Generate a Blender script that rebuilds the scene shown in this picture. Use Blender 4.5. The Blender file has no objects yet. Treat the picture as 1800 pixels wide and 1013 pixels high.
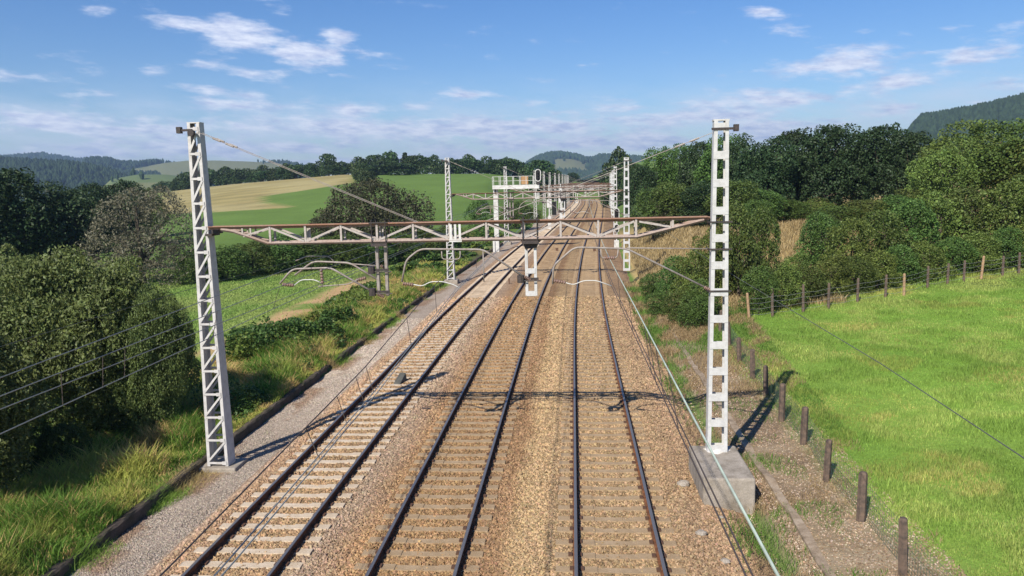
import bpy, math, random
import numpy as np
from mathutils import Vector, Matrix
R = math.radians
rng = np.random.default_rng(7)
random.seed(7)
scene = bpy.context.scene
col = scene.collection

# ------------------------------------------------------------------ camera numbers
YAW, PITCH, ROLL, EYE = 0.0795917743, 0.136610612, -0.0233954355, 7.63339525
FPX, CXP, CYP = 1352.0, 900.0, 506.5
_f = np.array([-math.sin(YAW)*math.cos(PITCH), math.cos(YAW)*math.cos(PITCH), -math.sin(PITCH)])
_r0 = np.array([math.cos(YAW), math.sin(YAW), 0.0]); _u0 = np.cross(_r0, _f)
_r = math.cos(ROLL)*_r0 + math.sin(ROLL)*_u0
_u = -math.sin(ROLL)*_r0 + math.cos(ROLL)*_u0
def ray(px, py): return _f + _r*(px-CXP)/FPX - _u*(py-CYP)/FPX
def at_y(px, py, Y):
    d = ray(px, py); t = Y/d[1]; return np.array([t*d[0], Y, EYE + t*d[2]])
def at_z(px, py, z):
    d = ray(px, py); t = (z-EYE)/d[2]; return np.array([t*d[0], t*d[1], z])

# ------------------------------------------------------------------ terrain functions
_cy = np.array([-60, 0, 20, 45, 79, 118, 155, 199, 229, 264, 294, 330, 370, 420.])
_cx = np.array([0, 0, 0, .12, .97, 2.55, 4.3, 6.19, 7.4, 8.5, 9.1, 9.3, 8.6, 6.])
_ct = np.gradient(_cx, _cy)
def c(y):
    y = np.clip(np.asarray(y, float), -60, 419.9)
    i = np.clip(np.searchsorted(_cy, y, side='right')-1, 0, len(_cy)-2)
    h_ = _cy[i+1]-_cy[i]; s = (y-_cy[i])/h_
    return ((2*s**3-3*s**2+1)*_cx[i] + (s**3-2*s**2+s)*h_*_ct[i] + (-2*s**3+3*s**2)*_cx[i+1] + (s**3-s**2)*h_*_ct[i+1])
def cdir(y): return float((c(y+.5)-c(y-.5)))
def sm(t):
    t = np.clip(t, 0, 1); return t*t*(3-2*t)
def _hash(ix, iy, seed):
    n = (ix.astype(np.int64)*374761393 + iy.astype(np.int64)*668265263 + seed*974634777) & 0x7fffffff
    n = ((n ^ (n >> 13))*1274126177) & 0x7fffffff
    return ((n ^ (n >> 16)) & 0xffff)/65535.0
def vn(x, y, s, seed=0):
    x = np.asarray(x, float)/s; y = np.asarray(y, float)/s
    ix, iy = np.floor(x), np.floor(y); fx, fy = sm(x-ix), sm(y-iy)
    a, b = _hash(ix, iy, seed), _hash(ix+1, iy, seed); d, e = _hash(ix, iy+1, seed), _hash(ix+1, iy+1, seed)
    return (a*(1-fx)+b*fx)*(1-fy) + (d*(1-fx)+e*fx)*fy
def fbm(x, y, s, seed=0, o=3):
    v = 0; a = .5
    for k in range(o): v = v + a*vn(x, y, s/2**k, seed+k); a *= .5
    return v/(1-.5**o)
def h(x, y):
    x = np.asarray(x, float); y = np.asarray(y, float); u = x-c(y)
    t = x/np.maximum(y, 40.)
    A = np.interp(t, [-1.3, -.8, -.67, -.52, -.45, -.3, -.11, -.04, .02], [-2, 0, 3.5, 8.3, 10.2, 13.2, 12.2, 9.5, 7.5])
    S = sm((y-88)/245)*(1-.95*sm((y-385)/300))
    zl = -.16 - .5*sm((-u-12)/6) + A*S*sm((-u-10)/26) + .12*(fbm(x, y, 3., 5)-.5)
    ur = np.minimum(u, 90.); yr = np.clip(y, 0, 62)
    zr = -.22 + .055*np.maximum(ur-6.3, -1.) + .012*(yr-15)*sm((u-5)/4) + 1.9*sm((y-46)/26)*sm((u-5.5)/5) + 5*sm((y-80)/160)*sm((u-7)/18)
    zr = zr*(1-.8*sm((y-500)/500)) + .07*(fbm(x, y, 2.2, 9)-.5)
    w = sm((u+10.9)/.3)
    z = zl*(1-w) + w*(-.55)
    w = sm((u-4.35)/.5)
    z = z*(1-w) + zr*w
    z = z + 8*sm((y-322)/90)*sm((u+22)/20)*(1-.9*sm((y-520)/400))
    far = np.hypot(x, y)
    return z - 12*sm((far-600)/900)
def hit(px, py):
    d = ray(px, py); t = 8.
    while t < 3000:
        p = d*t
        if EYE+p[2] < float(h(p[0], p[1])): break
        t += .02+t*.002
    p = d*t; return np.array([p[0], p[1], float(h(p[0], p[1]))])

# ------------------------------------------------------------------ object helpers
def tag(o, label=None, cat=None, group=None, kind=None):
    if label: o['label'] = label
    if cat: o['category'] = cat
    if group: o['group'] = group
    if kind: o['kind'] = kind
    return o
def empty(name, loc=(0, 0, 0), rz=0.):
    o = bpy.data.objects.new(name, None); col.objects.link(o)
    o.location = loc; o.rotation_euler = (0, 0, rz); o.empty_display_size = .3
    return o
def link(name, me, parent=None):
    o = bpy.data.objects.new(name, me); col.objects.link(o)
    if parent: o.parent = parent
    return o
def np_mesh(name, V, F, mats, smooth=False, cols=None, midx=None):
    """V (n,3); F (m,k) array with constant k; cols (n,3) per vertex"""
    me = bpy.data.meshes.new(name); V = np.asarray(V, np.float32); F = np.asarray(F, np.int32)
    n, (m, k) = len(V), F.shape
    me.vertices.add(n); me.vertices.foreach_set('co', V.ravel())
    me.loops.add(m*k); me.loops.foreach_set('vertex_index', F.ravel())
    me.polygons.add(m); me.polygons.foreach_set('loop_start', np.arange(0, m*k, k, dtype=np.int32))
    if midx is not None: me.polygons.foreach_set('material_index', np.asarray(midx, np.int32))
    if smooth: me.polygons.foreach_set('use_smooth', np.ones(m, bool))
    else: me.polygons.foreach_set('use_smooth', np.zeros(m, bool))
    for mm in (mats if isinstance(mats, (list, tuple)) else [mats]): me.materials.append(mm)
    if cols is not None:
        a = me.color_attributes.new('tint', 'FLOAT_COLOR', 'POINT')
        a.data.foreach_set('color', np.concatenate([cols, np.ones((n, 1))], 1).astype(np.float32).ravel())
    me.update(); me.validate()
    return me
def nrm(v):
    v = np.asarray(v, float); return v/max(np.linalg.norm(v), 1e-9)
class MB:
    def __init__(s): s.v = []; s.f = []; s.m = []; s.mi = 0
    def add(s, vs, fs):
        b = len(s.v); s.v += [tuple(map(float, p)) for p in vs]
        for f in fs: s.f.append(tuple(i+b for i in f)); s.m.append(s.mi)
        return s
    def box(s, x0, x1, y0, y1, z0, z1):
        vs = [(x, y, z) for z in (z0, z1) for y in (y0, y1) for x in (x0, x1)]
        return s.add(vs, [(0, 2, 3, 1), (4, 5, 7, 6), (0, 1, 5, 4), (2, 6, 7, 3), (0, 4, 6, 2), (1, 3, 7, 5)])
    def bar(s, p, q, w, t, up=(0, 1, 0), w2=None):
        """rectangular bar p->q; t along 'up', w across"""
        p, q = np.asarray(p, float), np.asarray(q, float); d = nrm(q-p)
        a = np.cross(d, up)
        if np.linalg.norm(a) < 1e-4: a = np.cross(d, (1, 0, 0))
        a = nrm(a); b = nrm(np.cross(a, d)); w2 = w if w2 is None else w2
        vs = [e + a*i*ww/2 + b*j*t/2 for e, ww in ((p, w), (q, w2)) for i, j in ((-1, -1), (1, -1), (1, 1), (-1, 1))]
        return s.add(vs, [(3, 2, 1, 0), (4, 5, 6, 7), (0, 1, 5, 4), (1, 2, 6, 5), (2, 3, 7, 6), (3, 0, 4, 7)])
    def tube(s, pts, r, n=8, cap=True):
        P = [np.asarray(p, float) for p in pts]; rs = r if isinstance(r, (list, tuple)) else [r]*len(P)
        rings = []; ref = None
        for i, p in enumerate(P):
            d = nrm(P[min(i+1, len(P)-1)]-P[max(i-1, 0)])
            if ref is None:
                ref = np.cross(d, (0, 0, 1));
                if np.linalg.norm(ref) < .1: ref = np.cross(d, (1, 0, 0))
            ref = nrm(ref - d*np.dot(ref, d)); b = np.cross(d, ref)
            rings.append([p + rs[i]*(math.cos(2*math.pi*k/n)*ref + math.sin(2*math.pi*k/n)*b) for k in range(n)])
        vs = [v for g in rings for v in g]; fs = []
        for i in range(len(P)-1):
            for k in range(n): fs.append((i*n+k, i*n+(k+1) % n, (i+1)*n+(k+1) % n, (i+1)*n+k))
        if cap: fs += [tuple(range(n))[::-1], tuple(range((len(P)-1)*n, len(P)*n))]
        return s.add(vs, fs)
    def build(s, name, mats, parent=None, smooth=False, bevel=0.):
        me = bpy.data.meshes.new(name); me.from_pydata(s.v, [], s.f)
        for m in (mats if isinstance(mats, (list, tuple)) else [mats]): me.materials.append(m)
        me.polygons.foreach_set('material_index', s.m)
        if smooth: me.polygons.foreach_set('use_smooth', [True]*len(s.f))
        me.update()
        o = link(name, me, parent)
        if bevel:
            md = o.modifiers.new('bevel', 'BEVEL'); md.width = bevel; md.segments = 2; md.limit_method = 'ANGLE'
        return o
def round_poly(pts, r=.12, n=4):
    """polyline with rounded corners"""
    P = [np.asarray(p, float) for p in pts]; out = [P[0]]
    for a, b, d in zip(P, P[1:], P[2:]):
        l1, l2 = np.linalg.norm(a-b), np.linalg.norm(d-b); k = min(r, l1*.45, l2*.45)
        s, e = b+(a-b)/l1*k, b+(d-b)/l2*k
        for i in range(n+1):
            t = i/n; out.append((1-t)**2*s + 2*t*(1-t)*b + t*t*e)
    return out+[P[-1]]

# ------------------------------------------------------------------ materials
def mat(name, rgb, rough=.8, spec=.3, metal=0.):
    m = bpy.data.materials.new(name); m.use_nodes = True
    b = m.node_tree.nodes['Principled BSDF']
    b.inputs['Base Color'].default_value = (*rgb, 1); b.inputs['Roughness'].default_value = rough
    b.inputs['Specular IOR Level'].default_value = spec; b.inputs['Metallic'].default_value = metal
    return m
def N(m, t, **kw):
    n = m.node_tree.nodes.new(t)
    for k, v in kw.items(): setattr(n, k, v)
    return n
def L(m, a, b): m.node_tree.links.new(a, b)
def coords(m): return N(m, 'ShaderNodeTexCoord').outputs['Object']
def noise(m, vec, scale, detail=4., rough=.6):
    n = N(m, 'ShaderNodeTexNoise'); n.inputs['Scale'].default_value = scale; n.inputs['Detail'].default_value = detail
    n.inputs['Roughness'].default_value = rough; L(m, vec, n.inputs['Vector']); return n.outputs['Fac']
def ramp(m, fac, stops):
    n = N(m, 'ShaderNodeValToRGB'); e = n.color_ramp.elements
    while len(e) < len(stops): e.new(.5)
    for el, (p, cc) in zip(e, stops): el.position = p; el.color = (*cc, 1) if len(cc) == 3 else cc
    L(m, fac, n.inputs['Fac']); return n.outputs['Color']
def mix(m, a, b, fac, mode='MIX'):
    n = N(m, 'ShaderNodeMix', data_type='RGBA', blend_type=mode)
    if hasattr(fac, 'is_linked') or hasattr(fac, 'links'): L(m, fac, n.inputs['Factor'])
    else: n.inputs['Factor'].default_value = fac
    for s, k in ((a, 'A'), (b, 'B')):
        i = [x for x in n.inputs if x.name == k and x.type == 'RGBA'][0]
        if isinstance(s, tuple): i.default_value = (*s, 1)
        else: L(m, s, i)
    return [x for x in n.outputs if x.type == 'RGBA'][0]
def bump(m, hgt, dist, strength=1.):
    n = N(m, 'ShaderNodeBump'); n.inputs['Distance'].default_value = dist; n.inputs['Strength'].default_value = strength
    L(m, hgt, n.inputs['Height']); L(m, n.outputs['Normal'], m.node_tree.nodes['Principled BSDF'].inputs['Normal'])
def base(m, colr): L(m, colr, m.node_tree.nodes['Principled BSDF'].inputs['Base Color'])
def attr(m, name='tint'): return N(m, 'ShaderNodeAttribute', attribute_name=name).outputs['Color']
def two_tone(name, a, b, scale, rough=.8, detail=5., lo=.35, hi=.65, bumpd=0., spec=.3):
    m = mat(name, a, rough, spec); f = noise(m, coords(m), scale, detail)
    base(m, ramp(m, f, [(lo, a), (hi, b)]))
    if bumpd: bump(m, f, bumpd)
    return m
G = (1, 1, 1)
M_PAINT = two_tone('pale weathered paint', (.54, .53, .52), (.42, .40, .38), 6., .55, 6., .45, .75, 0., .3)
M_BATTEN = two_tone('light galvanised paint', (.54, .545, .55), (.42, .42, .42), 5., .5, 6., .45, .75)
def weathered(m, a, b_):
    co = coords(m); mp = N(m, 'ShaderNodeMapping'); mp.inputs['Scale'].default_value = (9, 9, .7); L(m, co, mp.inputs['Vector'])
    f = noise(m, mp.outputs['Vector'], 1.3, 6.); f2 = noise(m, co, 7., 6.)
    base(m, mix(m, ramp(m, f2, [(.4, a), (.75, b_)]), (.30, .20, .13), ramp(m, f, [(.60, (0, 0, 0)), (.78, (.55, .55, .55))])))
weathered(M_PAINT, (.55, .535, .52), (.40, .385, .365)); weathered(M_BATTEN, (.55, .55, .545), (.42, .415, .40))
def chord_mat(name, rust, grey, lo, hi):
    m = mat(name, rust, .85, .2); co = coords(m)
    mp = N(m, 'ShaderNodeMapping'); mp.inputs['Scale'].default_value = (.5, 2, 2); L(m, co, mp.inputs['Vector'])
    f = noise(m, mp.outputs['Vector'], 2.2, 6.); f2 = noise(m, co, 25., 3.)
    a = ramp(m, f, [(lo, rust), (hi, grey)])
    base(m, mix(m, a, ramp(m, f2, [(.3, (.55, .5, .48)), (.7, (1.1, 1.1, 1.1))]), .6, 'MULTIPLY')); return m
M_TOPCHORD = chord_mat('rusty chord steel', (.34, .185, .12), (.38, .29, .235), .42, .72)
M_LOWCHORD = chord_mat('grey pink chord steel', (.36, .29, .25), (.28, .18, .13), .5, .8)
M_WEB = chord_mat('weathered web steel', (.46, .42, .39), (.34, .27, .23), .5, .85)
M_GALV = two_tone('dull galvanised tube', (.32, .29, .265), (.23, .19, .165), 8., .45, 4.)
M_WHITE = mat('white insulating rod', (.55, .55, .52), .4)
M_DARKSTEEL = two_tone('dark steel', (.035, .032, .032), (.07, .055, .05), 20., .6)
M_INSUL = two_tone('brown porcelain', (.16, .09, .07), (.26, .18, .15), 30., .25)
M_COPPER = two_tone('green copper wire', (.50, .58, .48), (.36, .42, .35), 4., .5)
M_WIRE = mat('grey wire', (.24, .25, .24), .5)
M_FEED = mat('dull feeder cable', (.09, .10, .085), .7)
M_WIREDK = mat('dark brown wire', (.07, .055, .05), .6)
M_SIGWHITE = two_tone('white signal paint', (.62, .62, .60), (.48, .47, .44), 3., .5)
M_BLACK = mat('matt black', (.012, .012, .013), .7)
M_PANEL = two_tone('tan panel', (.38, .22, .10), (.30, .18, .09), 4., .8)
M_GLASSRED = mat('dark lens', (.03, .02, .02), .1)

def concrete(name, a, b, dirt):
    m = mat(name, a, .92, .15); co = coords(m)
    f = noise(m, co, 2.2, 8., .7); f2 = noise(m, co, 38., 3.)
    a1 = ramp(m, f, [(.32, dirt), (.5, b), (.68, a)])
    base(m, mix(m, a1, ramp(m, f2, [(.3, (.7, .7, .7)), (.7, (1.12, 1.12, 1.12))]), .8, 'MULTIPLY')); bump(m, f2, .012, .6); return m
M_CONC = concrete('old concrete', (.42, .37, .31), (.33, .29, .24), (.20, .17, .13))
M_CHAN = concrete('channel concrete', (.44, .36, .27), (.31, .24, .17), (.15, .11, .07))
M_GROUT = concrete('white grout', (.72, .69, .64), (.62, .58, .52), (.42, .37, .30))
M_KERB = concrete('shade-painted dark kerb', (.13, .10, .08), (.09, .075, .055), (.05, .05, .03))  # soil-brown concrete, with the sunless face's shade put into its dark colour
M_SLEEPER = concrete('sleeper concrete', (.64, .54, .42), (.55, .45, .33), (.40, .31, .21))
M_SLEEPTAN = concrete('tan stained sleeper concrete', (.42, .31, .195), (.35, .255, .155), (.25, .17, .10))
M_RAILSIDE = two_tone('rusty rail side', (.20, .088, .045), (.10, .048, .03), 9., .95, 5., spec=.03)
M_RAILTOP = mat('worn rail head', (.24, .225, .215), .42, .4, .6)
M_CLIP = mat('rusty rail clip', (.10, .055, .035), .8)
M_POST = two_tone('weathered timber', (.165, .115, .085), (.075, .06, .05), 7., .9, 6., .35, .65, .02)
M_POSTLT = two_tone('pale new timber', (.42, .28, .16), (.28, .18, .11), 7., .85, 6.)
M_BARK = two_tone('bark', (.12, .095, .07), (.06, .05, .04), 8., .95, 6., .35, .65, .03)
M_NET = mat('green coated wire', (.10, .14, .10), .6)

# ballast: colour varies across the formation (vertex tint), stones as cells
def ballast_mat(name, gain, scale, bd):
    m = mat(name, (.4, .3, .2), .9, .15); co = coords(m); t = attr(m)
    v = N(m, 'ShaderNodeTexVoronoi'); v.inputs['Scale'].default_value = scale; L(m, co, v.inputs['Vector'])
    sep = N(m, 'ShaderNodeSeparateColor'); L(m, v.outputs['Color'], sep.inputs['Color'])
    stone = ramp(m, sep.outputs[0], [(0, (.55, .52, .5)), (.5, (.95, .93, .9)), (1, (1.35, 1.32, 1.28))])
    big = ramp(m, noise(m, co, .8, 6.), [(.3, (.70, .68, .66)), (.7, (1., 1., 1.))])
    a = mix(m, t, stone, gain, 'MULTIPLY'); base(m, mix(m, a, big, .8, 'MULTIPLY'))
    inv = N(m, 'ShaderNodeMath', operation='SUBTRACT'); inv.inputs[0].default_value = 1.; L(m, v.outputs['Distance'], inv.inputs[1])
    bump(m, inv.outputs[0], bd, .9); return m
M_BALLAST = ballast_mat('ballast bed', .9, 17., .03)
M_PATH = ballast_mat('fine gravel', .8, 26., .018)
M_STONE = mat('ballast stone', (.4, .3, .2), .88, .2); base(M_STONE, attr(M_STONE))
# open ground
M_GROUND = mat('ground', (.2, .2, .1), .95, .1)
_co = coords(M_GROUND); _t = attr(M_GROUND)
_n1 = ramp(M_GROUND, noise(M_GROUND, _co, 3.5, 8., .7), [(.25, (.62, .60, .55)), (.5, (1, 1, 1)), (.75, (1.3, 1.3, 1.2))])
_n2 = ramp(M_GROUND, noise(M_GROUND, _co, .09, 5.), [(.3, (.86, .86, .84)), (.7, (1.12, 1.12, 1.1))])
base(M_GROUND, mix(M_GROUND, mix(M_GROUND, _t, _n1, .75, 'MULTIPLY'), _n2, .9, 'MULTIPLY')); bump(M_GROUND, noise(M_GROUND, _co, 9., 6.), .06, .8)

def leaf_mat(name, rgb, var=.06, trans=.28, rough=.5, spec=.25):
    m = mat(name, rgb, rough, spec); nt = m.node_tree
    oi = N(m, 'ShaderNodeObjectInfo')
    hs = N(m, 'ShaderNodeHueSaturation'); hs.inputs['Color'].default_value = (*rgb, 1)
    mr = N(m, 'ShaderNodeMapRange'); L(m, oi.outputs['Random'], mr.inputs['Value']); mr.inputs['To Min'].default_value = .5-var*.4; mr.inputs['To Max'].default_value = .5+var*.3
    L(m, mr.outputs['Result'], hs.inputs['Hue'])
    mr2 = N(m, 'ShaderNodeMapRange'); L(m, oi.outputs['Random'], mr2.inputs['Value']); mr2.inputs['To Min'].default_value = .82; mr2.inputs['To Max'].default_value = 1.2
    L(m, mr2.outputs['Result'], hs.inputs['Value'])
    cc = mix(m, hs.outputs['Color'], attr(m), 1., 'MULTIPLY'); base(m, cc)
    tr = N(m, 'ShaderNodeBsdfTranslucent'); L(m, cc, tr.inputs['Color'])
    ms = N(m, 'ShaderNodeMixShader'); ms.inputs['Fac'].default_value = trans
    L(m, nt.nodes['Principled BSDF'].outputs[0], ms.inputs[1]); L(m, tr.outputs[0], ms.inputs[2])
    L(m, ms.outputs[0], nt.nodes['Material Output'].inputs['Surface']); return m
ML_DARK = leaf_mat('dark sycamore leaves', (.036, .066, .026), .05, .18)
ML_MID = leaf_mat('mid green leaves', (.082, .134, .032), .07, .22)
ML_LIGHT = leaf_mat('yellow green leaves', (.130, .178, .042), .06, .25)
ML_OLIVE = leaf_mat('olive willow leaves', (.118, .155, .050), .05, .2)
ML_GREY = leaf_mat('grey green willow leaves', (.175, .17, .115), .04, .2)
ML_BROWN = leaf_mat('dull brown green leaves', (.058, .060, .030), .05, .15)
ML_FAR = leaf_mat('distant leaves', (.048, .085, .028), .08, .15)
ML_BRAMBLE = leaf_mat('bramble leaves', (.085, .125, .035), .05, .25)
M_BLADE = leaf_mat('grass blades', (1, 1, 1), .0, .35, .6, .15)
M_TWIG = mat('dead stems', (.16, .115, .075), .9, .1); base(M_TWIG, attr(M_TWIG))

# ------------------------------------------------------------------ ground sheet
def spaced(lo, hi, near_lo, near_hi, step, grow):
    a = list(np.arange(near_lo, near_hi+1e-6, step)); s = step
    while a[-1] < hi: s *= grow; a.append(a[-1]+s)
    s = step
    while a[0] > lo: s *= grow; a.insert(0, a[0]-s)
    return np.array(a)
gx = spaced(-4300, 4300, -26, 22, .3, 1.045); gy = spaced(-300, 5000, 9, 60, .35, 1.02)
XX, YY = np.meshgrid(gx, gy); ZZ = h(XX, YY)
ROCK = [np.array(hit(px, py))[:2] for px, py in [(280, 352), (330, 326), (400, 312), (470, 303), (628, 301), (622, 322), (520, 338), (462, 345), (470, 358), (510, 365), (400, 372), (300, 376), (240, 372)]]
def inside(poly, x, y):
    r = np.zeros(x.shape, bool); n = len(poly)
    for i in range(n):
        (x1, y1), (x2, y2) = poly[i], poly[(i+1) % n]
        k = ((y1 > y) != (y2 > y)) & (x < (x2-x1)*(y-y1)/(y2-y1+1e-12)+x1); r ^= k
    return r
def ground_colour(x, y):
    u = x-c(y); n = fbm(x, y, 4., 21, 4); n2 = fbm(x, y, 17., 31, 3); nf = fbm(x, y, 1.1, 41, 3)
    C = np.empty(x.shape+(3,)); C[:] = (.115, .185, .042)                                   # general pasture
    def put(mask, rgb):
        w = np.clip(mask, 0, 1)[..., None]; C[:] = C*(1-w) + w*np.array(rgb)
    # left
    lf = (u < -10.5)
    put(lf*sm((95-y)/10), (.16, .24, .055))
    put(lf*sm((n2-.5)*6)*.5*sm((75-y)/6), (.22, .26, .08))
    sh = -16.9+1.2*(n-.5)                                                                   # rough slope beside the line
    put(lf*sm((u-sh)/1.2)*sm((100-y)/15), (.085, .105, .035))
    put(lf*sm((u-sh)/1.2)*sm((n-.5)*9)*sm((100-y)/15)*.7, (.22, .17, .075))
    put(lf*sm(1.6-abs(u-sh+1.7+.02*(y-45))/1.0)*sm((y-34)/5)*sm((72-y)/9)*sm((n-.22)*6), (.46, .31, .16))   # sandy edge of the meadow
    put(lf*sm((y-60-6*n)/6)*sm((88-y)/8)*.8, (.075, .10, .032))
    # mown tan field with curved mowing lines
    ins = inside(ROCK, x, y).astype(float)
    ang = np.hypot(x+40, (y-60)*1.0); st = .5+.5*np.sin(ang*2*math.pi/13.+3*fbm(x, y, 50., 3))
    put(ins, (.335, .275, .12)); put(ins*st*.75, (.225, .20, .085)); put(ins*sm((n2-.5)*7)*.5, (.38, .33, .17))
    # right
    rt = u > 4.5; e = u-6.2-.9*(n-.4)-.05*np.maximum(0, 18-y)*4
    put(rt*1.0, (.255, .195, .125)); put(rt*sm((n-.45)*8)*.7, (.17, .12, .08)); put(rt*sm((nf-.55)*8)*.6, (.36, .29, .2))
    g = sm(e/1.1)
    put(rt*g, (.165, .29, .045)); put(rt*g*sm((n2-.48)*7)*.45, (.20, .30, .06)); put(rt*g*sm((n-.55)*8)*.4, (.125, .24, .04))
    dry = sm((y-46+.25*(u-8)-2*n)/4); put(rt*dry, (.10, .12, .04)); put(rt*dry*sm((y-52)/6)*sm((130-y)/20), (.36, .275, .125)); put(rt*sm((y-130)/20), (.12, .185, .05))
    return np.clip(C, 0, 1)
nx_, ny_ = len(gx), len(gy)
idx = np.arange(nx_*ny_).reshape(ny_, nx_)
Fq = np.stack([idx[:-1, :-1], idx[:-1, 1:], idx[1:, 1:], idx[1:, :-1]], -1).reshape(-1, 4)
CC = ground_colour(XX, YY)
me = np_mesh('ground', np.stack([XX, YY, ZZ], -1).reshape(-1, 3), Fq, M_GROUND, True, CC.reshape(-1, 3))
tag(link('ground', me), 'grass and soil ground rolling up to the hill', None, None, 'structure')

# ------------------------------------------------------------------ formation: ballast and path
TRK = [-6.98, -3.262, .873]; GA = .87
def ballast_colour(u, y):
    n = fbm(u*1.0, y, 1.3, 51, 3); n2 = fbm(u*3, y*.35, 2.5, 61, 3)
    pts = [-11.2, -8.9, -8.5, -7.2, -6.1, -5.6, -5.2, -4.6, -4.0, -2.5, -2.0, -1.6, -1.25, -.7, -.3, .4, 1.8, 2.6, 3.6, 4.6]
    cl = np.array([(.36, .295, .25), (.40, .33, .28), (.47, .35, .25), (.41, .305, .195), (.40, .30, .20), (.43, .355, .285), (.40, .31, .235), (.42, .29, .175), (.39, .275, .16), (.38, .265, .155),
                   (.35, .245, .155), (.36, .25, .155), (.50, .39, .245), (.50, .39, .25), (.41, .315, .205), (.44, .335, .21), (.44, .34, .22), (.42, .32, .22), (.40, .30, .21), (.33, .24, .17)])
    uu = u + .5*(n-.5)
    C = np.stack([np.interp(uu, pts, cl[:, k]) for k in range(3)], -1)
    return C*(.80+.4*n2)[..., None]*np.array((.85, .765, .66))*np.where((u > -4.6) & (u < 3.), .93, 1.)[..., None]
def strip(name, us, zs, ys, m, colf, nz, label):
    U, Yv = np.meshgrid(us, ys); Z = np.interp(U, us, zs) + nz*(fbm(U, Yv, .7, 71, 3)-.5)
    X = U+c(Yv); n1, n2 = len(us), len(ys); ii = np.arange(n1*n2).reshape(n2, n1)
    Fs = np.stack([ii[:-1, :-1], ii[:-1, 1:], ii[1:, 1:], ii[1:, :-1]], -1).reshape(-1, 4)
    me = np_mesh(name, np.stack([X, Yv, Z], -1).reshape(-1, 3), Fs, m, True, colf(U, Yv).reshape(-1, 3))
    return tag(link(name, me), label, None, None, 'structure')
def bed_z(u): return np.interp(u, [-9.3, -8.75, -8.45, 2.35, 2.7, 3.6, 4.5], [-.47, -.25, -.20, -.20, -.235, -.42, -.62])
bu = np.concatenate([np.arange(-9.3, 4.51, .15)]); by = spaced(-20, 330, 9, 50, .25, 1.02)
strip('ballast_bed', bu, bed_z(bu), by, M_BALLAST, ballast_colour, .05, 'tan stone ballast under the three tracks')
pu = np.arange(-10.75, -8.6, .2)
def path_colour(u, y):
    n = fbm(u, y, 1.6, 81, 4); n2 = fbm(u*.8, y*.4, 3., 87, 3)
    C = np.array((.41, .345, .28))*(.74+.5*n2)[..., None]
    w = sm((u+9.15+.7*(n-.5))/.5)[..., None]*.8; C = C*(1-w)+w*np.array((.46, .37, .285))
    w = (sm((n-.46)*8)*sm((-9.7-u)/.5))[..., None]*.75; C = C*(1-w)+w*np.array((.25, .16, .10)); return C
strip('gravel_path', pu, np.interp(pu, [-10.75, -9.5, -8.6], [-.42, -.36, -.40]), by, M_PATH, path_colour, .04, 'grey pink gravel path beside the left track')

# loose stones of the ballast close to the bridge, one countless mass
def stones(n, ylo, yhi, ulo, uhi, size, colf, zf, seed, power=1.5):
    r = np.random.default_rng(seed)
    k = r.random(n); y = (ylo**(1-power) + k*(yhi**(1-power)-ylo**(1-power)))**(1/(1-power))
    u = ulo+(uhi-ulo)*r.random(n); s = size*(.6+.8*r.random(n)**1.5)*np.maximum(1, y/24)
    keep = np.ones(n, bool)
    for j, t in enumerate(TRK):
        d = abs(u-t); ph = (y/.6) % 1.0; on = (abs(ph-.5) < .22) & (d < 1.33)
        side = d > .95
        keep &= ~(on & (r.random(n) < np.where(side, (.8 if j == 0 else .55), .93)))
        keep &= ~(abs(d-GA) < .09)
    u, y, s = u[keep], y[keep], s[keep]; n = len(u)
    dirs = np.array([(1, 0, 0), (-1, 0, 0), (0, 1, 0), (0, -1, 0), (0, 0, 1), (0, 0, -1)], float)
    V = dirs[None]*s[:, None, None]*(.62+.6*r.random((n, 6, 1)))
    V[..., 2] *= .75
    q = r.normal(size=(n, 4)); q /= np.linalg.norm(q, axis=1, keepdims=True); w, x, yy, z = q.T
    Rm = np.stack([1-2*(yy*yy+z*z), 2*(x*yy-z*w), 2*(x*z+yy*w), 2*(x*yy+z*w), 1-2*(x*x+z*z), 2*(yy*z-x*w), 2*(x*z-yy*w), 2*(yy*z+x*w), 1-2*(x*x+yy*yy)], -1).reshape(n, 3, 3)
    V = np.einsum('nij,nkj->nki', Rm, V)
    P = np.stack([u+c(y), y, zf(u, y)+s*.12], -1); V = V+P[:, None]
    tri = np.array([(0, 2, 4), (2, 1, 4), (1, 3, 4), (3, 0, 4), (2, 0, 5), (1, 2, 5), (3, 1, 5), (0, 3, 5)])
    Fs = (np.arange(n)[:, None, None]*6+tri).reshape(-1, 3)
    C = colf(u, y)*(.55+.85*r.random(n))[:, None]*(1+.035*r.normal(size=(n, 3)))
    return V.reshape(-1, 3), Fs, np.clip(np.repeat(C, 6, 0), .02, .9)
V, Fs, C = stones(170000, 11.5, 52, -8.9, 3.9, .041, ballast_colour, lambda u, y: bed_z(u), 3)
tag(link('ballast_stones', np_mesh('ballast_stones', V, Fs, M_STONE, False, C)), 'loose tan ballast stones between the rails', None, None, 'stuff')
V, Fs, C = stones(60000, 11.5, 45, -10.7, -8.6, .022, path_colour, lambda u, y: np.interp(u, [-10.75, -9.5, -8.6], [-.42, -.36, -.40]), 4)
tag(link('path_gravel', np_mesh('path_gravel', V, Fs, M_STONE, False, C)), 'grey gravel chips on the path beside the left track', None, None, 'stuff')

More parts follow.
